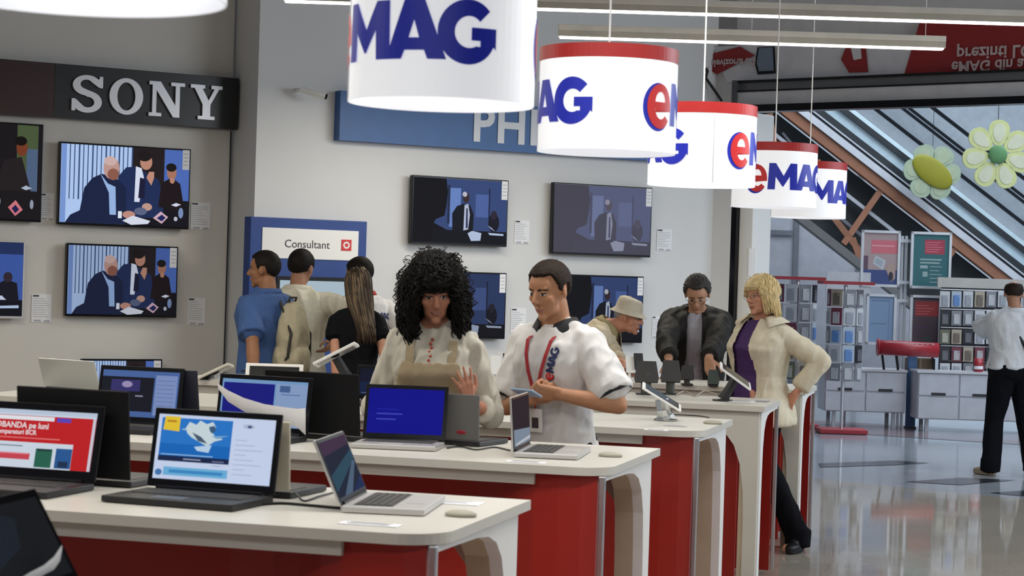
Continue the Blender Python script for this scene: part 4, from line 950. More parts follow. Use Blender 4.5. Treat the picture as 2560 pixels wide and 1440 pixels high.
def on_body(R, x, z, dy=.02, front=1):
    """point on the torso surface: x right, z above hip"""
    rs = R.tor
    for a, b in zip(rs, rs[1:]):
        if a[0] <= z <= b[0]:
            f = (z-a[0])/(b[0]-a[0]); rx, ry, oy = [a[i]+(b[i]-a[i])*f for i in (1, 2, 3)]; break
    c = max(-.98, min(.98, x/(rx+dy))); return V((x, oy+front*(ry+dy)*(1-abs(c)**2.3)**(1/2.3), z))
HAIRK = mat('hair_black', (.006, .005, .0045), .6, noise_amt=.1, scale=30, spec=.18); HAIRB = mat('hair_brown', (.020, .012, .008), .65, spec=.15, noise_amt=.1, scale=30)
HAIRD = mat('hair_dark', (.009, .007, .006), .65, spec=.15, noise_amt=.1, scale=30); HAIRY = mat('hair_blonde', (.72, .56, .28), .5, noise_amt=.12, scale=25); HAIRL = mat('hair_lightbrown', (.16, .095, .045), .5, noise_amt=.25, scale=14)
def gpt(px, py, d):      # floor point under a photo position at depth d
    p = W(px, py, d); p.z = 0; return p

# 1 --- young salesman in the white polo
R = person('man with short dark hair in a white polo, red lanyard, holding a small phone', gpt(1405, 700, 8.25), 180+15.2-38, .965, lean=4, hd=(-2, 17, 0), sk=skin('tanned', (.36, .175, .095)), voxel=.0048,
           wristL=W(1398, 985, 8.02), wristR=W(1322, 1000, 8.10), poleL=(-1, -.45, -.9), poleR=(1, -.4, -.8), handL=dict(d=(-1, -.15, .05), n=(-.3, .9, .6), curl=(.75, .8, .85, .9), thumb=.9, side=1), handR=dict(d=(.5, -.2, .4), n=(.5, .3, .5), curl=(.6, .7, .8, .85), thumb=.9), neckf=.045, gaze=.0, legs=False)
P6 = R; M_polo = mat('polo_white', (.66, .65, .64), .8, noise_amt=.01, bump=.05, scale=60)
torso_cloth(R, 'polo_shirt', M_polo, .020, hem=-.20, sleeve=(.82, .82), wr=(.010, 11), flare=.012, sl_infl=.034, voxel=.007, neck=.50)
trousers(R, mat('trousers_dark', (.008, .008, .012), .85, spec=.1)); collar(R, mat('collar_black', (.008, .008, .012), .7, noise_amt=0), h=.036, rad=.066, gap=50, fold=.03)
for nm in ('L', 'R'):
    sh, el, wl = R.arm[nm]; e = sh+(el-sh)*.82; d = (el-sh).normalized(); mb = MB(); mb.tube([e-d*.014, e+d*.008], [.081, .083], mat('collar_black', (0, 0, 0)), 22)
    mb.build('sleeve_cuff', R.t, True)
short_hair(R, HAIRB, front=.56, sidey=-.30, back=-.80, thick=.010, rough=.004, crown=.004)
mb = MB()
for s in (-1, 1):
    pts = [R.T @ V((s*.055, -.03, .535))]+[R.T @ (on_body(R, s*x, z, .030)+V((0, .004, 0))) for x, z in ((.062, .46), (.052, .40), (.034, .33), (.012, .25))]
    mb.rings([[p+(R.T.to_3x3() @ V((-.008, 0, 0))), p+(R.T.to_3x3() @ V((.008, 0, 0))), p+(R.T.to_3x3() @ V((.008, .003, 0))), p+(R.T.to_3x3() @ V((-.008, .003, 0)))] for p in pts], mat('lanyard_red', (.38, .02, .03), .6, noise_amt=0))
mb.build('lanyard', R.t)
mb = MB(); c = on_body(R, -.0, .12, .045); mb.box(tuple(c), (.07, .004, .10), M_wp, R.T, bev=.001); mb.box((c.x, c.y+.003, c.z-.01), (.035, .001, .045), mat('badge_photo', (.05, .04, .05), .6, noise_amt=0), R.T); mb.tube([c+V((0, 0, .05)), on_body(R, 0, .25, .034)], .003, M_lred, 5, R.T); mb.build('badge', R.t)
# vertical logo on the chest
def logo_chest(R, x, z, h, rotdeg, parent, front=1, dy=.0325, mirror=False):
    mb = MB(); ps, wd_ = logo_parts(); r_ = radians(rotdeg)
    for g, c, off in ps:
        vs, fs = curve_mesh(g); out = []
        for v in vs:
            u, w_ = (v.x-wd_/2)*h, (v.y-.5)*h
            q = on_body(R, x-front*(u*cos(r_)-w_*sin(r_)), z+u*sin(r_)+w_*cos(r_), dy, front); 
            out.append(R.T @ (q+V((0, front*(off*1.5), 0))))
        mb.add(out, fs, M_lred if c == 'r' else mat('logo_navy', (.01, .02, .09), .6, noise_amt=0))
    return mb.build('logo_print', parent)
logo_chest(R, -.080, .365, .036, 80, R.t)
# 2 --- woman with curly black hair
def scalp(d, off=.0): return V((d.x*(.0765+off), -.015+d.y*(.096+off), .03+d.z*(.088+off)))
R = person('woman with long curly black hair in a cream blouse and beige pinafore dress', gpt(1098, 700, 8.05), 180+15.2-6, .955, lean=7, hd=(14, 19, 3), sk=skin('warm', (.36, .16, .10)), voxel=.0048, female=True,
           wristL=W(1172, 1004, 7.80), wristR=W(985, 1050, 7.85), poleL=(-.35, -.6, -1), poleR=(.5, -.6, -.6), handL=dict(d=(-.15, -.35, 1), n=(-.55, .6, .1), side=-1, curl=(.12, .15, .2, .3), spread=.20, thumb=.3), neckf=.04, legs=False)
M_bl = mat('blouse_cream', (.50, .47, .40), .8, bump=.1, scale=40); M_pin = mat('pinafore_beige', (.34, .27, .17), .85, bump=.1, scale=50)
torso_cloth(R, 'blouse', M_bl, .018, hem=-.10, sleeve=(1.38, 1.15), wr=(.014, 12), flare=.02, sl_infl=.034, voxel=.0075)
torso_cloth(R, 'pinafore_dress', M_pin, .036, hem=-.30, sleeve=(.0, .0), wr=(.008, 8), flare=.05, voxel=.008, neck=.46, cut=lambda c, f: c.z > .385 or abs(c.x) > .165-max(0,c.z-.2)*.25, hemflare=.03)
for s in (-1, 1): 
    mb = MB(); pts = [on_body(R, s*x, z, .030) for x, z in ((.085, .37), (.088, .41), (.09, .44), (.088, .47))]
    mb.rings([[R.T @ (p+V((k, j, 0))) for k, j in ((-.018, 0), (.018, 0), (.018, .006), (-.018, .006))] for p in pts], M_pin)
    mb.build('shoulder_strap', R.t)
mb = MB(); M_co = mat('coral_beads', (.40, .06, .03), .5, noise_amt=0)
for q in range(11): p = R.T @ (on_body(R, .0, .475-q*.016, .024)+V((.006*(q % 2), .004, 0))); mb.ell(p, (.007, .007, .007), M_co, None, 8, 6)
mb.build('pendant', R.t)
short_hair(R, HAIRK, front=.22, sidey=-.35, back=-.9, thick=.040, rough=.03, crown=.01, name='hair')
random.seed(3); sp = []
for i in range(760):
    ph = random.uniform(0, 2*pi); z = random.uniform(-.1, .98); r = math.sqrt(1-z*z); d = V((r*cos(ph), r*sin(ph), z))
    a = math.atan2(d.x, d.y)          # 0 = front
    if abs(a) < .55 and z < .45: continue
    if abs(a) < .70: a2 = math.copysign(random.uniform(.78, 1.15), a if abs(a) > .02 else random.choice((-1, 1)))
    else: a2 = a
    w1 = random.uniform(.055, .085); L = random.uniform(.08, .20)-(.02 if abs(a2) < 1.0 else 0); rad = random.uniform(.105, .15)
    e = V((sin(a2)*rad, cos(a2)*rad*.95-.02, 0))
    if e.y > .07: e.y = .07
    sp.append(([scalp(d, .012), scalp(d, .045)+V((0, 0, .008)), V((e.x*.98, e.y, -.02)), V((e.x*1.02, e.y, -L*.55-.05)), V((e.x*random.uniform(.8, 1.05), e.y+.0, -L-.06))], random.uniform(.0028, .0055), random.uniform(.006, .014), random.uniform(3, 6), random.uniform(0, 6)))
for i in range(70):      # fringe
    x = random.uniform(-.058, .058); sp.append(([scalp(V((x*6, .35, .92)).normalized(), .02), scalp(V((x*9, .9, .62)).normalized(), .030), V((x*1.05, .106-abs(x)*.45, .055)), V((x*1.1, .104-abs(x)*.5, .030))], .0045, .005, 1.6, random.uniform(0, 6)))
for i in range(150):     # stray frizz
    ph = random.uniform(.6, 2*pi-.6); z = random.uniform(-.2, .95); r = math.sqrt(1-z*z); d = V((r*sin(ph), r*cos(ph), z)); o_ = random.uniform(.05, .085); dn = random.uniform(.0, .14)
    sp.append(([scalp(d, .03), scalp(d, o_)+V((0, 0, .0)), scalp(d, o_+.012)+V((random.uniform(-.02, .02), 0, -.03-dn*.5)), scalp(d, o_)+V((random.uniform(-.02, .02), 0, -.05-dn))], random.uniform(.0012, .0024), random.uniform(.006, .014), random.uniform(3, 6), random.uniform(0, 6)))
strands(R, 'curls', HAIRK, sp, 24, 4)

# 3 --- man in the blue polo, back view, beige backpack
R = person('man with short black hair in a blue polo, seen from behind, looking left', gpt(672, 700, 12.95), 15.2+52, .985, lean=2, hd=(28, 4, 0), sk=skin('brown', (.24, .11, .055)), voxel=.006,
           wristL=W(636, 968, 12.55), poleL=(-.6, -1, -.2), girth=1.18, legs=True)
M_bp = mat('polo_blue', (.040, .095, .26), .8, bump=.08, scale=50)
torso_cloth(R, 'polo_shirt', M_bp, .022, hem=-.22, sleeve=(.80, .80), wr=(.008, 8), flare=.02, sl_infl=.028); trousers(R, mat('jeans_dark', (.02, .025, .04), .8)); shoes(R, M_black)
collar(R, M_bp, rad=.07, gap=30); short_hair(R, HAIRD,  thick=.011, crown=.004)
P1 = R
t = thing('backpack', 'beige canvas backpack with dark straps on the back of the man in blue', 'backpack', tuple(R.MW @ R.T @ V((.03, -.19, .05))), R.t.rotation_euler.z+radians(6))
mb = MB(); M_cv = mat('canvas_beige', (.40, .36, .25), .9, bump=.25, scale=30)
mb.ell((0, -.02, .16), (.12, .09, .24), M_cv); mb.ell((0, -.01, .02), (.14, .10, .16), M_cv); mb.ell((.0, 0, .33), (.07, .05, .07), M_cv); mb.ell((0, -.085, .03), (.09, .05, .10), M_cv); remesh(mb, 'bag_body', t, .008, 4, (.010, 9), [M_cv])
mb = MB(); M_st = mat('strap_dark', (.03, .028, .024), .8)
for s in (-1, 1): mb.tube([(s*.03, .07, .40), (s*.08, .0, .34), (s*.10, -.08, .2), (s*.115, -.07, .05), (s*.12, .02, -.05)], .010, M_st, 6)
mb.build('strap', t, True)
mb = MB(); mb.tube([(-.03, .0, .40), (-.035, -.01, .43), (.035, -.01, .43), (.03, 0, .40)], .008, M_st, 6); mb.build('carry_handle', t, True)
mb = MB()
mb = None
# 4 --- man in the cream shirt
R = person('man with dark hair in a loose cream shirt, back turned, at the information totem', gpt(742, 700, 13.55), 15.2-10, 1.0, lean=6, hd=(-8, 10, 3), sk=skin('tan2', (.30, .15, .09)), voxel=.0065,
           wristR=W(838, 846, 13.35), poleR=(1, -.6, -.6), poleL=(-1, -.5, -.3), girth=1.08)
M_cs = mat('shirt_cream', (.70, .66, .53), .85, bump=.1, scale=40)
torso_cloth(R, 'shirt', M_cs, .030, hem=-.22, sleeve=(1.6, 1.6), wr=(.014, 7), flare=.03, sl_infl=.030); trousers(R, mat('trousers_grey', (.16, .18, .23), .85)); shoes(R, M_dark)
collar(R, M_cs, rad=.068, gap=20); short_hair(R, HAIRD,  thick=.012, crown=.005)
# 5 --- salesman in the white T-shirt behind the girl
R = person('salesman in a white shirt with red collar and back print, head bowed left', gpt(922, 700, 13.5), 15.2+28, .985, lean=12, hd=(30, 20, 0), sk=skin('tan3', (.34, .16, .09)), voxel=.0065,
           wristR=W(984, 850, 13.3), wristL=W(850, 860, 13.8), poleR=(1, -.5, -.6), girth=1.02)
torso_cloth(R, 'polo_shirt', M_polo, .022, hem=-.20, sleeve=(.85, .85), wr=(.007, 8), flare=.015, sl_infl=.026); trousers(R, mat('jeans_blue', (.14, .18, .28), .85)); shoes(R, M_dark)
collar(R, mat('collar_red', (.35, .02, .015), .7), rad=.069, gap=30); short_hair(R, HAIRD,  thick=.010, crown=.004)
logo_chest(R, .085, .36, .04, 0, R.t, -1, .034)
# 6 --- girl with long hair
R = person('girl with long straight light brown hair in a black T-shirt, seen from behind', gpt(896, 700, 12.75), 15.2+4, .93, lean=2, hd=(6, 8, -4), sk=skin('fair', (.44, .22, .14)), voxel=.006, female=True,
           wristL=W(846, 1000, 12.6), wristR=W(966, 1000, 12.6), poleL=(-.6, -1, 0), poleR=(.6, -1, 0))
M_bt = mat('tshirt_black', (.004, .0045, .006), .85, spec=.15, noise_amt=0)
torso_cloth(R, 'tshirt', M_bt, .018, hem=-.12, sleeve=(.45, .45), wr=(.008, 9), flare=.015, sl_infl=.018); trousers(R, mat('trousers_black', (.004, .004, .006), .85, spec=.1, noise_amt=0)); shoes(R, M_black)
short_hair(R, mat('hair_darkblonde', (.045, .030, .018), .55, noise_amt=.15, scale=20, spec=.25), front=.30, sidey=-.3, back=-.95, thick=.014, rough=.003)
random.seed(5); sp = []; sp2 = []
for i in range(300):
    a = random.uniform(.9, 2*pi-.9); z = random.uniform(-.1, .95); r = math.sqrt(1-z*z); d = V((r*sin(a), r*cos(a), z)); e = V((sin(a)*.085, cos(a)*.075-.045, 0)); e.y = min(e.y, .0); L = random.uniform(.30, .43)
    pts = [scalp(d, .008), scalp(V((d.x, d.y, max(-.2, d.z-.4))).normalized(), .014), V((e.x*1.0, e.y-.015, -.10)), V((e.x*.85+.012, e.y-.045, -.22)), V((e.x*.75+.03, e.y-.055, -L))]
    (sp2 if i % 3 == 0 else sp).append((pts, random.uniform(.0045, .0075), .003, 1.5, random.uniform(0, 6)))
strands(R, 'long_hair', mat('hair_darkblonde', (0, 0, 0)), sp, 12, 5); strands(R, 'light_strands', mat('hair_goldblonde', (.15, .095, .045), .5, noise_amt=.15, scale=20), sp2, 12, 5)

# 7 --- old man with the bucket hat
R = person('elderly man in a beige bucket hat and cream jacket, bending forward, facing right', gpt(1432, 700, 13.5), 15.2-90-16+360, .93, lean=34, hd=(-4, 10, 0), sk=skin('ruddy', (.42, .20, .13)), voxel=.006,
           wristL=W(1560, 930, 12.95), wristR=W(1545, 930, 13.45), poleL=(-.4, -1, -.4), poleR=(.4, -1, -.4), neckf=.075, brow=(.35, .33, .3))
M_cj = mat('jacket_cream', (.56, .48, .34), .85, bump=.15, scale=40)
torso_cloth(R, 'shirt', mat('shirt_stripe', (.34, .28, .13), .8), .014, hem=-.05, sleeve=(.3, .3), wr=(.005, 8))
torso_cloth(R, 'jacket', M_cj, .034, hem=-.20, sleeve=(1.7, 1.7), wr=(.010, 8), flare=.03, sl_infl=.030, cut=lambda c, f: c.y > .02 and abs(c.x) < .030+max(0, c.z-.2)*.14)
trousers(R, mat('trousers_sand', (.2, .18, .14), .85)); shoes(R, M_dark); collar(R, mat('scarf_stripe', (.30, .25, .12), .8), rad=.074, gap=20, h=.045, fold=.04, name='scarf')
mb = MB(); M_hat = mat('hat_beige', (.52, .47, .37), .85, bump=.15, scale=60); n = 40; rs = []
for r_, z_ in ((.001, .152), (.045, .150), (.072, .142), (.082, .120), (.088, .085), (.092, .062), (.100, .052), (.122, .036), (.124, .033), (.100, .045), (.090, .055), (.086, .08), (.07, .13), (.001, .140)):
    rs.append([R.HM @ V((r_*cos(2*pi*q/n)*.95, -.012+r_*1.14*sin(2*pi*q/n), z_-.006-.10*(r_ > .095)*(r_-.095)+.008*sin(2*pi*q/n)*-1)) for q in range(n)])
mb.rings(rs, M_hat); mb.build('bucket_hat', R.t, True)
short_hair(R, mat('hair_grey', (.30, .28, .26), .7), front=.4, sidey=-.05, back=-.5, thick=.004, rough=.002)
# 8 --- man in the dark jacket
R = person('man with dark hair and glasses in an open dark jacket, leaning over the counter', gpt(1742, 700, 13.62), 180+15.2-4, .98, lean=20, hd=(-5, 34, 2), sk=skin('tan4', (.34, .18, .11)), voxel=.006,
           wristR=W(1672, 905, 13.0), wristL=W(1768, 905, 12.95), poleR=(1, -.3, .2), poleL=(-1, -.6, -.6), handL=dict(d=(.25, -.3, -1), n=(.2, 1, .1), side=1, curl=(.25, .4, .5, .6)), handR=dict(d=(-.1, -.3, -1), n=(-1, 0, 0), side=-1), girth=1.06, neckf=.06)
M_dj = mat('jacket_dark', (.013, .012, .011), .7, spec=.25, bump=.15, scale=30)
torso_cloth(R, 'shirt', mat('shirt_lilac', (.36, .35, .40), .8, bump=.1, scale=40), .016, hem=-.10, sleeve=(.3, .3), wr=(.006, 8))
torso_cloth(R, 'jacket', M_dj, .040, hem=-.20, sleeve=(1.85, 1.78), wr=(.012, 8), flare=.02, sl_infl=.036, cut=lambda c, f: c.y > .02 and abs(c.x-.01) < .052+max(0, .25-c.z)*.12)
trousers(R, mat('trousers_dark', (0, 0, 0))); shoes(R, M_black); collar(R, M_dj, rad=.075, gap=70, h=.03, fold=.035)
short_hair(R, mat('hair_salt', (.028, .025, .023), .7, noise_amt=.2, scale=40), front=.60, sidey=-.2, thick=.016, rough=.014, crown=.006); glasses(R, M_dark)
# 9 --- blonde woman
R = person('blonde woman in a cream jacket and purple top, hand on hip beside the counter', gpt(1905, 700, 12.02), 180+15.2-42, .945, lean=1, side=-2, hd=(-14, 4, 4), sk=skin('rosy', (.46, .22, .14)), voxel=.005, female=True, girth=1.04, brow=(.2, .13, .07),
           wristL=W(1990, 982, 11.90), wristR=W(1900, 1075, 11.80), poleL=(-1, -.75, -.05), poleR=(.5, -.8, -.3), handL=dict(d=(-.62, .1, -1), n=(.55, .85, 0), side=-1, curl=(.2, .25, .3, .35), spread=.08, thumb=.3), feet=((.06, -.05), (-.20, -.16)), hipx=.0)
M_cr = mat('jacket_offwhite', (.64, .58, .44), .85, bump=.15, scale=35)
torso_cloth(R, 'purple_top', mat('top_purple', (.055, .018, .11), .75), .020, hem=-.14, sleeve=(.3, .3), wr=(.005, 8), flare=.01)
torso_cloth(R, 'jacket', M_cr, .032, hem=-.13, sleeve=(1.82, 1.8), wr=(.012, 8), flare=.035, sl_infl=.030, cut=lambda c, f: c.y > .02 and abs(c.x-.025) < .055+max(0, .44-c.z)*.12, hemflare=.015)
trousers(R, mat('trousers_black', (0, 0, 0)), infl=.014, flare=.02); shoes(R, M_black, (-10, 15)); collar(R, M_cr, rad=.080, gap=85, h=.034, fold=.075, zt=.522)
short_hair(R, HAIRY, front=.26, sidey=-.35, back=-.9, thick=.020, rough=.006, crown=.006); glasses(R, mat('glass_frame', (.3, .25, .2), .3, .6))
random.seed(9); sp = []
for i in range(620):
    a = random.uniform(.75, 2*pi-.75); z = random.uniform(-.1, .97); r = math.sqrt(1-z*z); d = V((r*sin(a), r*cos(a), z)); rad = random.uniform(.085, .104); e = V((sin(a)*rad, cos(a)*rad*.9-.02, 0)); e.y = min(e.y, .05); L = random.uniform(.03, .09)+(.04 if abs(a-pi) < 1.6 else 0)
    sp.append(([scalp(d, .010), scalp(d, .030), V((e.x, e.y, -.02)), V((e.x*.98, e.y-.01, -L*.6-.03)), V((e.x*.95, e.y-.015, -L-.03))], random.uniform(.0024, .0045), .004, 1.0, random.uniform(0, 6)))
for i in range(60):
    x = random.uniform(-.058, .058); sp.append(([scalp(V((x*6, .3, .93)).normalized(), .016), scalp(V((x*9, .9, .62)).normalized(), .022), V((x*1.1, .098-abs(x)*.5, .062)), V((x*1.25, .096-abs(x)*.55, .040))], .004, .003, 1., random.uniform(0, 6)))
strands(R, 'hair_strands', HAIRY, sp, 12, 5)
# 10 --- man outside the shop
R = person('balding man in a white shirt and black trousers, seen from behind at the right edge', gpt(2540, 700, 17.35), 15.2+4, .975, lean=2, hd=(-14, 10, 0), sk=skin('tan5', (.30, .15, .09)), voxel=.008,
           wristL=W(2478, 800, 17.8), poleL=(-1, -.2, -.8), girth=1.28, feet=((-.17, .02), (.20, .0)))
torso_cloth(R, 'shirt', mat('shirt_white', (.55, .56, .58), .8, bump=.1, scale=40), .024, hem=-.03, sleeve=(.85, .85), wr=(.012, 7), sl_infl=.045); trousers(R, mat('trousers_black', (0, 0, 0)), infl=.022, flare=.02)
shoes(R, mat('shoe_beige', (.25, .20, .14), .7), (35, 0)); collar(R, mat('shirt_white', (0, 0, 0)), rad=.072, gap=20); short_hair(R, HAIRB, front=.5, sidey=-.1, back=-.62, thick=.010, bald=.62)
mb = MB(); pts = [R.T @ V(p) for p in ((.0-.11, .10, .40), (-.11, .02, .50), (-.10, -.09, .47), (-.04, -.155, .36), (.06, -.175, .18), (.16, -.16, .02), (.22, -.05, -.06))]
mb.tube(pts, .014, M_black, 6); mb.build('bag_strap', R.t, True)
# phone held by the salesman
P = P6; c = P.MW @ ((P.arm['L'][2]+P.arm['R'][2])*.5+V((0, .10, .03)))
c = W(1316, 982, 7.98); t = thing('phone', 'pale blue phone held between the hands of the man in the white polo', 'phone', tuple(c), radians(150)); mb = MB(); mb.box((0, 0, 0), (.125, .065, .009), mat('phone_blue', (.30, .42, .60), .3), Matrix.Rotation(radians(25), 4, 'X'), bev=.004); mb.build('phone_body', t)
mb = MB(); mb.box((0, 0, .0055), (.11, .056, .001), mat('phone_glass', (.35, .42, .5), .1), Matrix.Rotation(radians(25), 4, 'X')); mb.build('screen', t)
# ------------------------------------------------------------------ concourse beyond the shop front
MR = Matrix.Rotation(YAW, 3, 'Z')
def pw(px, d): return px/FPX*d
def mall(name, label, cat, px, py, d, group=None):
    return thing(name, label, cat, tuple(W(px, py, d)), YAW, group)
def rect(mb, t, x0, y0, x1, y1, d, th, mt, bev=0, off=0):
    """box covering a photo rectangle at depth d, in the local frame of thing t (local x = right, y = away)"""
    c = W((x0+x1)/2, (y0+y1)/2, d)-V(t.location); c = MR.inverted() @ c
    mb.box((c.x, c.y+th/2+off, c.z), (pw(x1-x0, d), th, pw(y1-y0, d)), mt, None, bev); return mb
def loc(t, x, y, d): return MR.inverted() @ (W(x, y, d)-V(t.location))
M_far = mat('concourse_wall', (.74, .84, .92), .6); M_panel = mat('panel_grey', (.50, .51, .56), .5)
M_mull = mat('mullion_grey', (.20, .21, .24), .5); M_dk = mat('truss_dark', (.022, .028, .032), .7); M_brown = mat('rust_beam', (.30, .13, .075), .7)
def wallbox(name, x0, y0, x1, y1, d, th, mt, foot=False):
    a = W(x0, (y0+y1)/2, d); M = Matrix.Translation(W((x0+x1)/2, (y0+y1)/2, d)) @ Matrix.Rotation(YAW, 4, 'Z')
    o = MB().box((0, th/2, 0), (pw(x1-x0, d), th, pw(y1-y0, d)), mt, M).build(name); return struct(o)
wallbox('wall_concourse', 1500, -900, 3400, 990, 34, .2, M_far)
wallbox('wall_panelled', 1700, 380, 2290, 1030, 30.5, .2, M_panel)
for i, (x0, y0, x1, y1) in enumerate([(1981, 380, 1994, 1030), (1700, 572, 1981, 584), (2140, 380, 2150, 1030)]): wallbox('trim_%d' % (4+i), x0, y0, x1, y1, 30.45, .06, M_mull)
# escalator seen from the side
t = mall('escalator', 'escalator running down from upper left to lower right in the concourse', 'escalator', 2230, 480, 28)
an = radians(36.0); D = 28; EM = Matrix.Rotation(an, 4, 'Y')
def band(name, xa, xb, mt, y0, th, u0=-5.2, u1=2.2, lab=None, par=None):
    va, vb = (xa-2230)*.60/FPX*D, (xb-2230)*.60/FPX*D
    m = MB(); m.box(((u0+u1)/2, y0+th/2, (va+vb)/2), (u1-u0, th, vb-va), mt, EM); o = m.build(name, par or t)
    if lab: tag(o, lab)
    return o
M_str = mat('stringer_grey', (.56, .58, .63), .4, 0); M_gb = mat('balustrade_blue', (.52, .66, .74), .25); M_dg = mat('handrail_dark', (.015, .02, .026), .4)
band('lower_skirt', 1893, 1925, mat('skirt_grey', (.13, .13, .13), .6), -.1, .3)
band('truss_panel', 1925, 2205, M_dk, .25, .2)
band('truss_chord', 2205, 2246, M_brown, -.08, .2)
band('stringer', 2248, 2276, M_str, -.12, .25)
band('balustrade_base', 2276, 2322, M_dg, -.05, .2); band('balustrade_panel', 2322, 2362, M_gb, -.02, .05); band('handrail', 2362, 2384, M_dg, -.08, .1)
band('balustrade_panel', 2384, 2410, M_gb, 1.0, .05); band('handrail', 2410, 2436, M_dg, 1.0, .1); band('balustrade_panel', 2436, 2470, mat('glass_pale', (.58, .72, .78), .2), 1.3, .05)
band('stringer', 2288, 2293, M_str, -.10, .05)
def beam(x0, y0, x1, y1, r, mt=M_brown, yo=-.02):
    a, b = loc(t, x0, y0, D), loc(t, x1, y1, D); a.y = b.y = yo; m = MB(); m.tube([a, b], r, mt, 4); m.build('truss_beam', t)
beam(1921, 285, 1942, 420, .07); beam(2042, 400, 2052, 470, .06); beam(2205, 470, 2108, 610, .06); beam(2085, 545, 2170, 655, .06); beam(2130, 595, 2150, 650, .06); beam(2395, 610, 2330, 700, .05)
beam(2110, 478, 2245, 583, .035, M_str, .1); beam(1890, 295, 1990, 375, .035, M_str, .1); beam(2060, 505, 2160, 590, .03, M_mull, .12); beam(1960, 330, 2060, 450, .025, M_mull, .15)
# dark lines on the pale wall
for i, x in enumerate((2457, 2527, 2544, 2604)):
    a, b = W(x-620, 480-480, 33.4), W(x+250, 480+194, 33.4); o = MB().tube([a, b], .028 if i in (1, 2) else .034, M_dg, 6).build('trim_%d' % (8+i)); struct(o)
# flower decorations
def flower(label, px, py, r, d, col, cc, n=7, rot=0, sq=1., ic=None):
    ic = ic or mat('petal_centre', (.66, .68, .50), .6)
    t = mall('flower_decoration', label, 'decoration', px, py, d, 'hanging flower decorations'); R_ = pw(r, d)
    for k in range(n):
        a = 2*pi*k/n+rot; m = MB(); M = Matrix.Rotation(a, 4, 'Y'); pts = [(sin(q)*R_*.29*(1+.25*cos(q)), R_*.62-cos(q)*-R_*.38) for q in [2*pi*j/20 for j in range(20)]]
        m.prism(pts, -.015, .015, col, M @ Matrix.Rotation(radians(90), 4, 'X') @ Matrix.Diagonal((sq, 1, 1, 1))); 
        m.prism([(p[0]*.6, R_*.62+(p[1]-R_*.62)*.7) for p in pts], .0151, .019, ic, M @ Matrix.Rotation(radians(90), 4, 'X') @ Matrix.Diagonal((sq, 1, 1, 1)))
        m.build('petal', t)
    m = MB(); m.ell((0, -.03, 0), (R_*.27, .03, R_*.27), cc); m.build('flower_centre', t, True)
    m = MB(); m.tube([(0, 0, R_*.9), (0, 0, R_*.9+1.5)], .004, M_dark, 5); m.build('hanging_wire', t); return t
flower('pale yellow flower with a green centre hanging in the concourse', 2493, 387, 88, 23, mat('petal_yellow', (.62, .66, .30), .6), mat('flower_green', (.10, .26, .10), .6), 7, .05)
fl = flower('pale green flower with a big olive-yellow centre hanging farther back', 2330, 430, 72, 27.4, mat('petal_palegreen', (.34, .42, .30), .6), mat('flower_olive', (.26, .25, .01), .6), 6, .6, 1.25, mat('petal_palegreen2', (.38, .44, .30), .6))
for q in fl.children:
    if q.name.startswith('flower_centre'): q.scale = (3.0, 1, 1.6); q.rotation_euler = (0, radians(36), 0)

# posters in metal frames
def poster(label, x0, y0, x1, y1, d, bg, items, frame_m=None):
    t = mall('framed_poster', label, 'poster', (x0+x1)/2, (y0+y1)/2, d, 'framed posters on the stand'); w_, h_ = pw(x1-x0, d), pw(y1-y0, d); fm = frame_m or mat('frame_silver', (.55, .57, .60), .35, .4)
    m = MB(); b = .03
    for c, s_ in (((-w_/2+b/2, 0, 0), (b, .03, h_)), ((w_/2-b/2, 0, 0), (b, .03, h_)), ((0, 0, h_/2-b/2), (w_, .03, b)), ((0, 0, -h_/2+b/2), (w_, .03, b))): m.box(c, s_, fm)
    m.build('frame', t); m = MB(); m.box((0, .004, 0), (w_-2*b, .01, h_-2*b), bg); art(m, items, -w_/2+b, -h_/2+b, w_-2*b, h_-2*b, -.0012, None); m.build('sheet', t); return t
K = lambda n, r, g, b: mat('print_'+n, srgb(r, g, b), .6, noise_amt=0)
poster('upper left poster with a pink sky, a white device and a blue base', 2152, 576, 2250, 717, 23.2, K('sky', 170, 150, 150), [('r', 0, 0, 1, .28, K('navy', 60, 75, 125)), ('r', .0, .28, .14, .55, K('mauve', 95, 75, 90)), ('r', .22, .60, 1, .86, K('pink', 205, 110, 120)), ('r', .25, .74, .9, .76, K('rose', 225, 170, 170)), ('p', [(.28, .40), (.36, .56), (.66, .46), (.58, .28)], K('pale', 190, 195, 200)), ('p', [(.32, .42), (.38, .52), (.60, .45), (.54, .33)], K('pale2', 160, 170, 180)), ('p', [(.68, .28), (.72, .40), (.95, .40), (.95, .12), (.82, .05)], K('skin', 175, 150, 140)), ('e', .82, .16, .07, .09, K('dark', 50, 50, 60))])
poster('upper right teal poster with a red block and pale lettering', 2276, 580, 2378, 722, 23.2, K('teal', 52, 105, 110), [('r', .32, .62, .88, .90, K('redb', 165, 60, 80))]+[('r', .34, .66+q*.045, .34+.36+.06*(q % 3), .675+q*.045, K('rosel', 215, 120, 130)) for q in range(5)]+[('r', .2, .50-q*.065, .80-.05*(q % 2), .53-q*.065, K('paleg', 150, 175, 175)) for q in range(2)]+[('r', .2, .34, .42, .40, K('paleg', 0, 0, 0)), ('r', .28, .18, .42, .28, K('paleg', 0, 0, 0))]+[('r', .48, .37-q*.075, .82-.08*(q % 2), .385-q*.075, K('paleg', 0, 0, 0)) for q in range(5)])
poster('lower left pale blue framed board', 2165, 735, 2240, 862, 23.2, K('iceblue', 120, 145, 175), [('r', .1, .9, .8, .91, K('ink2', 70, 85, 110)), ('r', .8, .05, .81, .92, K('ink2', 0, 0, 0)), ('r', .1, .4, .7, .41, K('ink2', 0, 0, 0))])
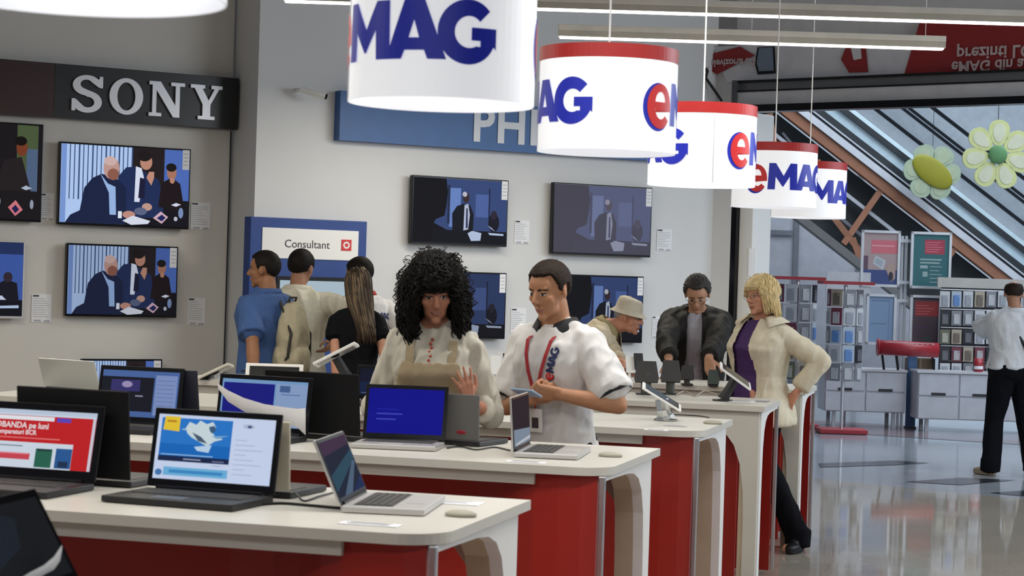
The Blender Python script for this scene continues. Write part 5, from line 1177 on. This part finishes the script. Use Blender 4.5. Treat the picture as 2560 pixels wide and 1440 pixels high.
poster('lower right dark poster with red lettering', 2274, 738, 2352, 866, 23.2, K('darkm', 78, 62, 72), [('r', .1, .60, 1, .92, K('redm', 140, 50, 52))]+[('r', .12, .64+q*.06, .12+.5+.1*(q % 3), .655+q*.06, K('rosed', 190, 95, 95)) for q in range(4)]+[('r', .15, .36, .6, .37, K('lil', 100, 80, 130)), ('e', .6, .08, .2, .1, K('darkg', 70, 75, 75))])
t = mall('poster_stand', 'white metal double pole stand between the framed posters', 'stand', 2262, 720, 23.3)
for x in (2256, 2266): m = MB(); a, b = loc(t, x, 590, 23.3), loc(t, x-12, 1040, 23.3); b.z = -V(t.location).z; m.tube([a, b], .018, mat('pole_white', (.5, .52, .55), .4), 8); m.build('pole', t)
for y in (602, 706, 752): m = MB(); rect(m, t, 2242, y-4, 2282, y+4, 23.25, .02, mat('pole_white', (0, 0, 0))); m.build('clamp', t)

# phone accessory racks
CASEC = [('white', (.55, .56, .58), (.30, .32, .36)), ('grey', (.22, .23, .25), (.45, .46, .48)), ('black', (.02, .02, .025), (.12, .12, .14)), ('maroon', (.16, .03, .05), (.40, .38, .40)), ('beige', (.40, .35, .27), (.14, .11, .09)), ('pale blue', (.42, .48, .55), (.10, .22, .48)), ('olive', (.13, .14, .09), (.38, .38, .32)), ('rose', (.42, .30, .31), (.48, .45, .46))]
protos = {}
def case_proto(k, w_, h_):
    key = (k, w_, h_)
    if key not in protos:
        n, c1, c2 = CASEC[k]; m = MB(); a, b = mat('case_card_'+n, c1, .5, noise_amt=0), mat('case_body_'+n, c2, .35, noise_amt=0)
        m.box((0, 0, 0), (w_, .012, h_), a); m.box((0, -.012, -h_*.07), (w_*.62, .012, h_*.66), b, bev=.004); m.box((w_*.18, -.0185, h_*.17), (w_*.10, .002, w_*.10), a); m.tube([(0, .0, h_*.43), (0, .07, h_*.45)], .003, M_chrome, 5)
        o = m.build('phone_case'); protos[key] = o.data; bpy.data.objects.remove(o)
    return protos[key]
random.seed(21)
def hang(k, p, rz, where, grp, w_=.112, h_=.19):
    o = bpy.data.objects.new('phone_case', case_proto(k, w_, h_)); C.objects.link(o); o.location = p; o.rotation_euler = (0, 0, rz)
    tag(o, '%s carded phone case hanging on the %s' % (CASEC[k][0], where), 'phone case', grp+', '+CASEC[k][0])
def spinner(px, d, y0, y1, label, where, rows, rad, seed, rot=0):
    random.seed(seed); base = W(px, 800, d); base.z = 0
    t = thing('spinner_rack', label, 'display rack', tuple(base), YAW)
    m = MB(); m.box((0, 0, .03), (.52, .36, .05), mat('rack_red', (.32, .02, .03), .4), bev=.01); m.build('base_plate', t)
    zt = W(px, y0, d).z; zb = W(px, y1, d).z
    m = MB(); m.tube([(0, 0, .05), (0, 0, zt)], .022, M_chrome, 10); m.build('pole', t)
    m = MB(); m.box((0, -.0, zt+.02), (.56, .42, .035), mat('rack_red', (0, 0, 0))); m.build('top_board', t)
    rh = (zt-zb-.05)/rows; m = MB()
    for j in range(rows):
        z = zt-.05-j*rh; m.tube([(rad*.8*cos(q*pi/8), rad*.8*sin(q*pi/8), z-.01) for q in range(17)], .005, M_chrome, 5)
    m.build('hook_ring', t)
    for j in range(rows):
        for q in range(8):
            a = rot+q*pi/4+YAW; dv = V((sin(a), -cos(a), 0))
            if dv.dot(-Fw) < -.25: continue
            hang(random.choice((0, 0, 0, 1, 1, 2, 3, 4, 5, 6, 7)), base+dv*(rad+.01)+V((0, 0, zt-.05-j*rh-rh*.46)), a, where, 'cases on the '+where, .13, min(.215, rh*.93))
    return t
spinner(2112, 21.7, 712, 955, 'right spinner rack of phone cases with red top and base', 'right spinner rack', 5, .17, 4, .1)
spinner(1992, 22.3, 700, 950, 'left spinner rack of phone accessories with red top, behind the blonde woman', 'left spinner rack', 5, .19, 8, .3)
t = mall('white_header_panel', 'white blank header panel behind the right spinner rack', 'panel', 2120, 715, 23.2); m = MB(); rect(m, t, 2066, 680, 2176, 760, 23.2, .03, mat('header_white', (.52, .52, .56), .5)); m.build('board', t)
m = MB(); a = loc(t, 2120, 760, 23.2); m.tube([(a.x, .015, a.z), (a.x, .015, -t.location.z)], .02, M_chrome); m.build('post', t)
# low cabinets on legs
def cabinet(label, x0, y0, x1, y1, d, yleg, cols, dep=.5):
    t = mall('low_cabinet', label, 'cabinet', (x0+x1)/2, y1, d, 'white low cabinets'); t.location.z = 0; mc = mat('cabinet_white', (.50, .52, .57), .4)
    w_ = pw(x1-x0, d); z1 = W((x0+x1)/2, y0, d).z; z0 = W((x0+x1)/2, y1, d).z; h_ = z1-z0
    m = MB(); m.box((0, dep/2, (z0+z1)/2), (w_, dep, h_), mc, bev=.006); m.build('body', t)
    m = MB(); m.box((0, dep/2-.01, z1+.012), (w_+.03, dep+.04, .024), mat('cabinet_top', (.56, .57, .6), .35)); m.build('cabinet_top', t)
    for c in range(cols):
        for r in range(2):
            cw = w_/cols; m = MB(); cx = -w_/2+(c+.5)*cw; cz = z0+h_*(.25+.5*r); m.box((cx, -.008, cz), (cw-.02, .016, h_*.5-.02), mc, bev=.003); dr = m.build('drawer', t)
            if r == 1: m = MB(); m.box((cx, -.02, cz-h_*.2), (.16, .012, .03), M_dark, bev=.004); m.build('handle', dr)
    for sx in (-1, 1):
        for yy in (.05, dep-.05): m = MB(); m.box((sx*(w_/2-.12), yy, z0/2), (.04, .04, z0), mat('leg_grey', (.40, .42, .46), .4)); m.build('leg', t)
    return t
cabinet('left white low cabinet with two rows of drawers', 2060, 928, 2262, 1030, 22.6, 1080, 2)
cabinet('right white low cabinet with dark handles', 2292, 936, 2600, 1052, 22.3, 1085, 3, .4)
t = mall('blue_post', 'narrow blue upright post between the two low cabinets', 'post', 2277, 1000, 22.8); t.location.z = 0; m = MB(); m.box((0, 0, .42), (.10, .1, .84), mat('post_blue', (.05, .12, .24), .6), bev=.01); m.build('column', t); m = MB(); m.box((0, 0, .01), (.12, .12, .02), M_dark); m.build('foot', t)
# wall rack above the right cabinet
t = mall('wall_rack', 'wide display rack of hanging phone accessories behind the man in white', 'display rack', 2450, 820, 22.75)
m = MB(); rect(m, t, 2345, 697, 2620, 722, 22.7, .06, mat('header_cream', (.48, .46, .42), .5)); m.build('header', t)
m = MB(); rect(m, t, 2350, 722, 2615, 940, 22.8, .03, mat('rack_back', (.07, .07, .085), .6)); m.build('back_panel', t)
m = MB()
for y in (727, 776, 822, 868, 906): rect(m, t, 2352, y-1, 2612, y+1, 22.74, .01, M_chrome)
m.build('hook_rail', t)
m = MB(); rect(m, t, 2350, 936, 2362, 943, 22.78, .05, M_dark); m.build('foot', t)
random.seed(31)
for j, (ya, yb) in enumerate([(728, 768), (777, 814), (824, 860), (868, 904), (908, 938)]):
    for i in range(9):
        x = 2362+i*29
        hang(random.choice((0, 0, 1, 2, 2, 3, 4, 5, 6)), W(x, (ya+yb)/2, 22.66), YAW, 'wide rack behind the man', 'cases on the wide rack', .112, pw(yb-ya, 22.66))
# red rolled banner and clutter on the left cabinet
t = mall('red_drum', 'horizontal red drum with a white printed stripe standing on black legs', 'display', 2270, 868, 22.6); m = MB(); a, b = loc(t, 2196, 868, 22.5), loc(t, 2345, 876, 22.5); m.tube([a, b], .085, mat('rack_red', (0, 0, 0)), 20); m.build('drum', t, True)
m = MB(); m.tube([a+V((-.012, 0, 0)), a], .10, mat('rack_red', (0, 0, 0)), 20); m.build('end_disc', t, True)
m = MB(); rect(m, t, 2212, 857, 2336, 870, 22.44, .008, mat('stripe_pink', (.55, .42, .44), .6)); 
for k in range(9): rect(m, t, 2218+k*13, 860, 2226+k*13, 867, 22.435, .004, mat('rack_red', (0, 0, 0)))
m.build('printed_stripe', t)
for x in (2205, 2240, 2330): m = MB(); a = loc(t, x, 884, 22.6); b = loc(t, x+5, 926, 22.6); m.tube([a, b], .014, M_black, 6); m.build('leg', t)
t = mall('red_can', 'small red can standing on the right low cabinet', 'can', 2448, 920, 22.35); m = MB(); a, b = loc(t, 2446, 934, 22.4), loc(t, 2446, 896, 22.4); m.tube([a, b], .05, mat('rack_red', (0, 0, 0)), 16); m.build('can_body', t, True); m = MB(); m.tube([a+(b-a)*.3, a+(b-a)*.5], .051, M_paper, 16); m.build('can_label', t)
t = mall('cardboard_box', 'brown cardboard box under the red drum', 'box', 2300, 912, 22.9); m = MB(); rect(m, t, 2270, 896, 2338, 932, 22.9, .2, mat('carton', (.16, .11, .07), .8), bev=.005); m.build('carton', t); m = MB(); rect(m, t, 2298, 896, 2304, 932, 22.895, .004, mat('tape', (.25, .2, .13), .5)); m.build('tape', t)
dq = (onp(1874, 655, Q0, QN)-CAM).dot(Fw)+.06
t = mall('white_notice_box', 'white notice box fixed on the right side of the shop-front jamb', 'notice', 1880, 655, dq); m = MB(); rect(m, t, 1869, 617, 1891, 700, dq, .12, M_wp, bev=.01); m.build('housing', t); m = MB(); rect(m, t, 1872, 622, 1888, 690, dq-.01, .01, M_paper); m.build('front_plate', t)
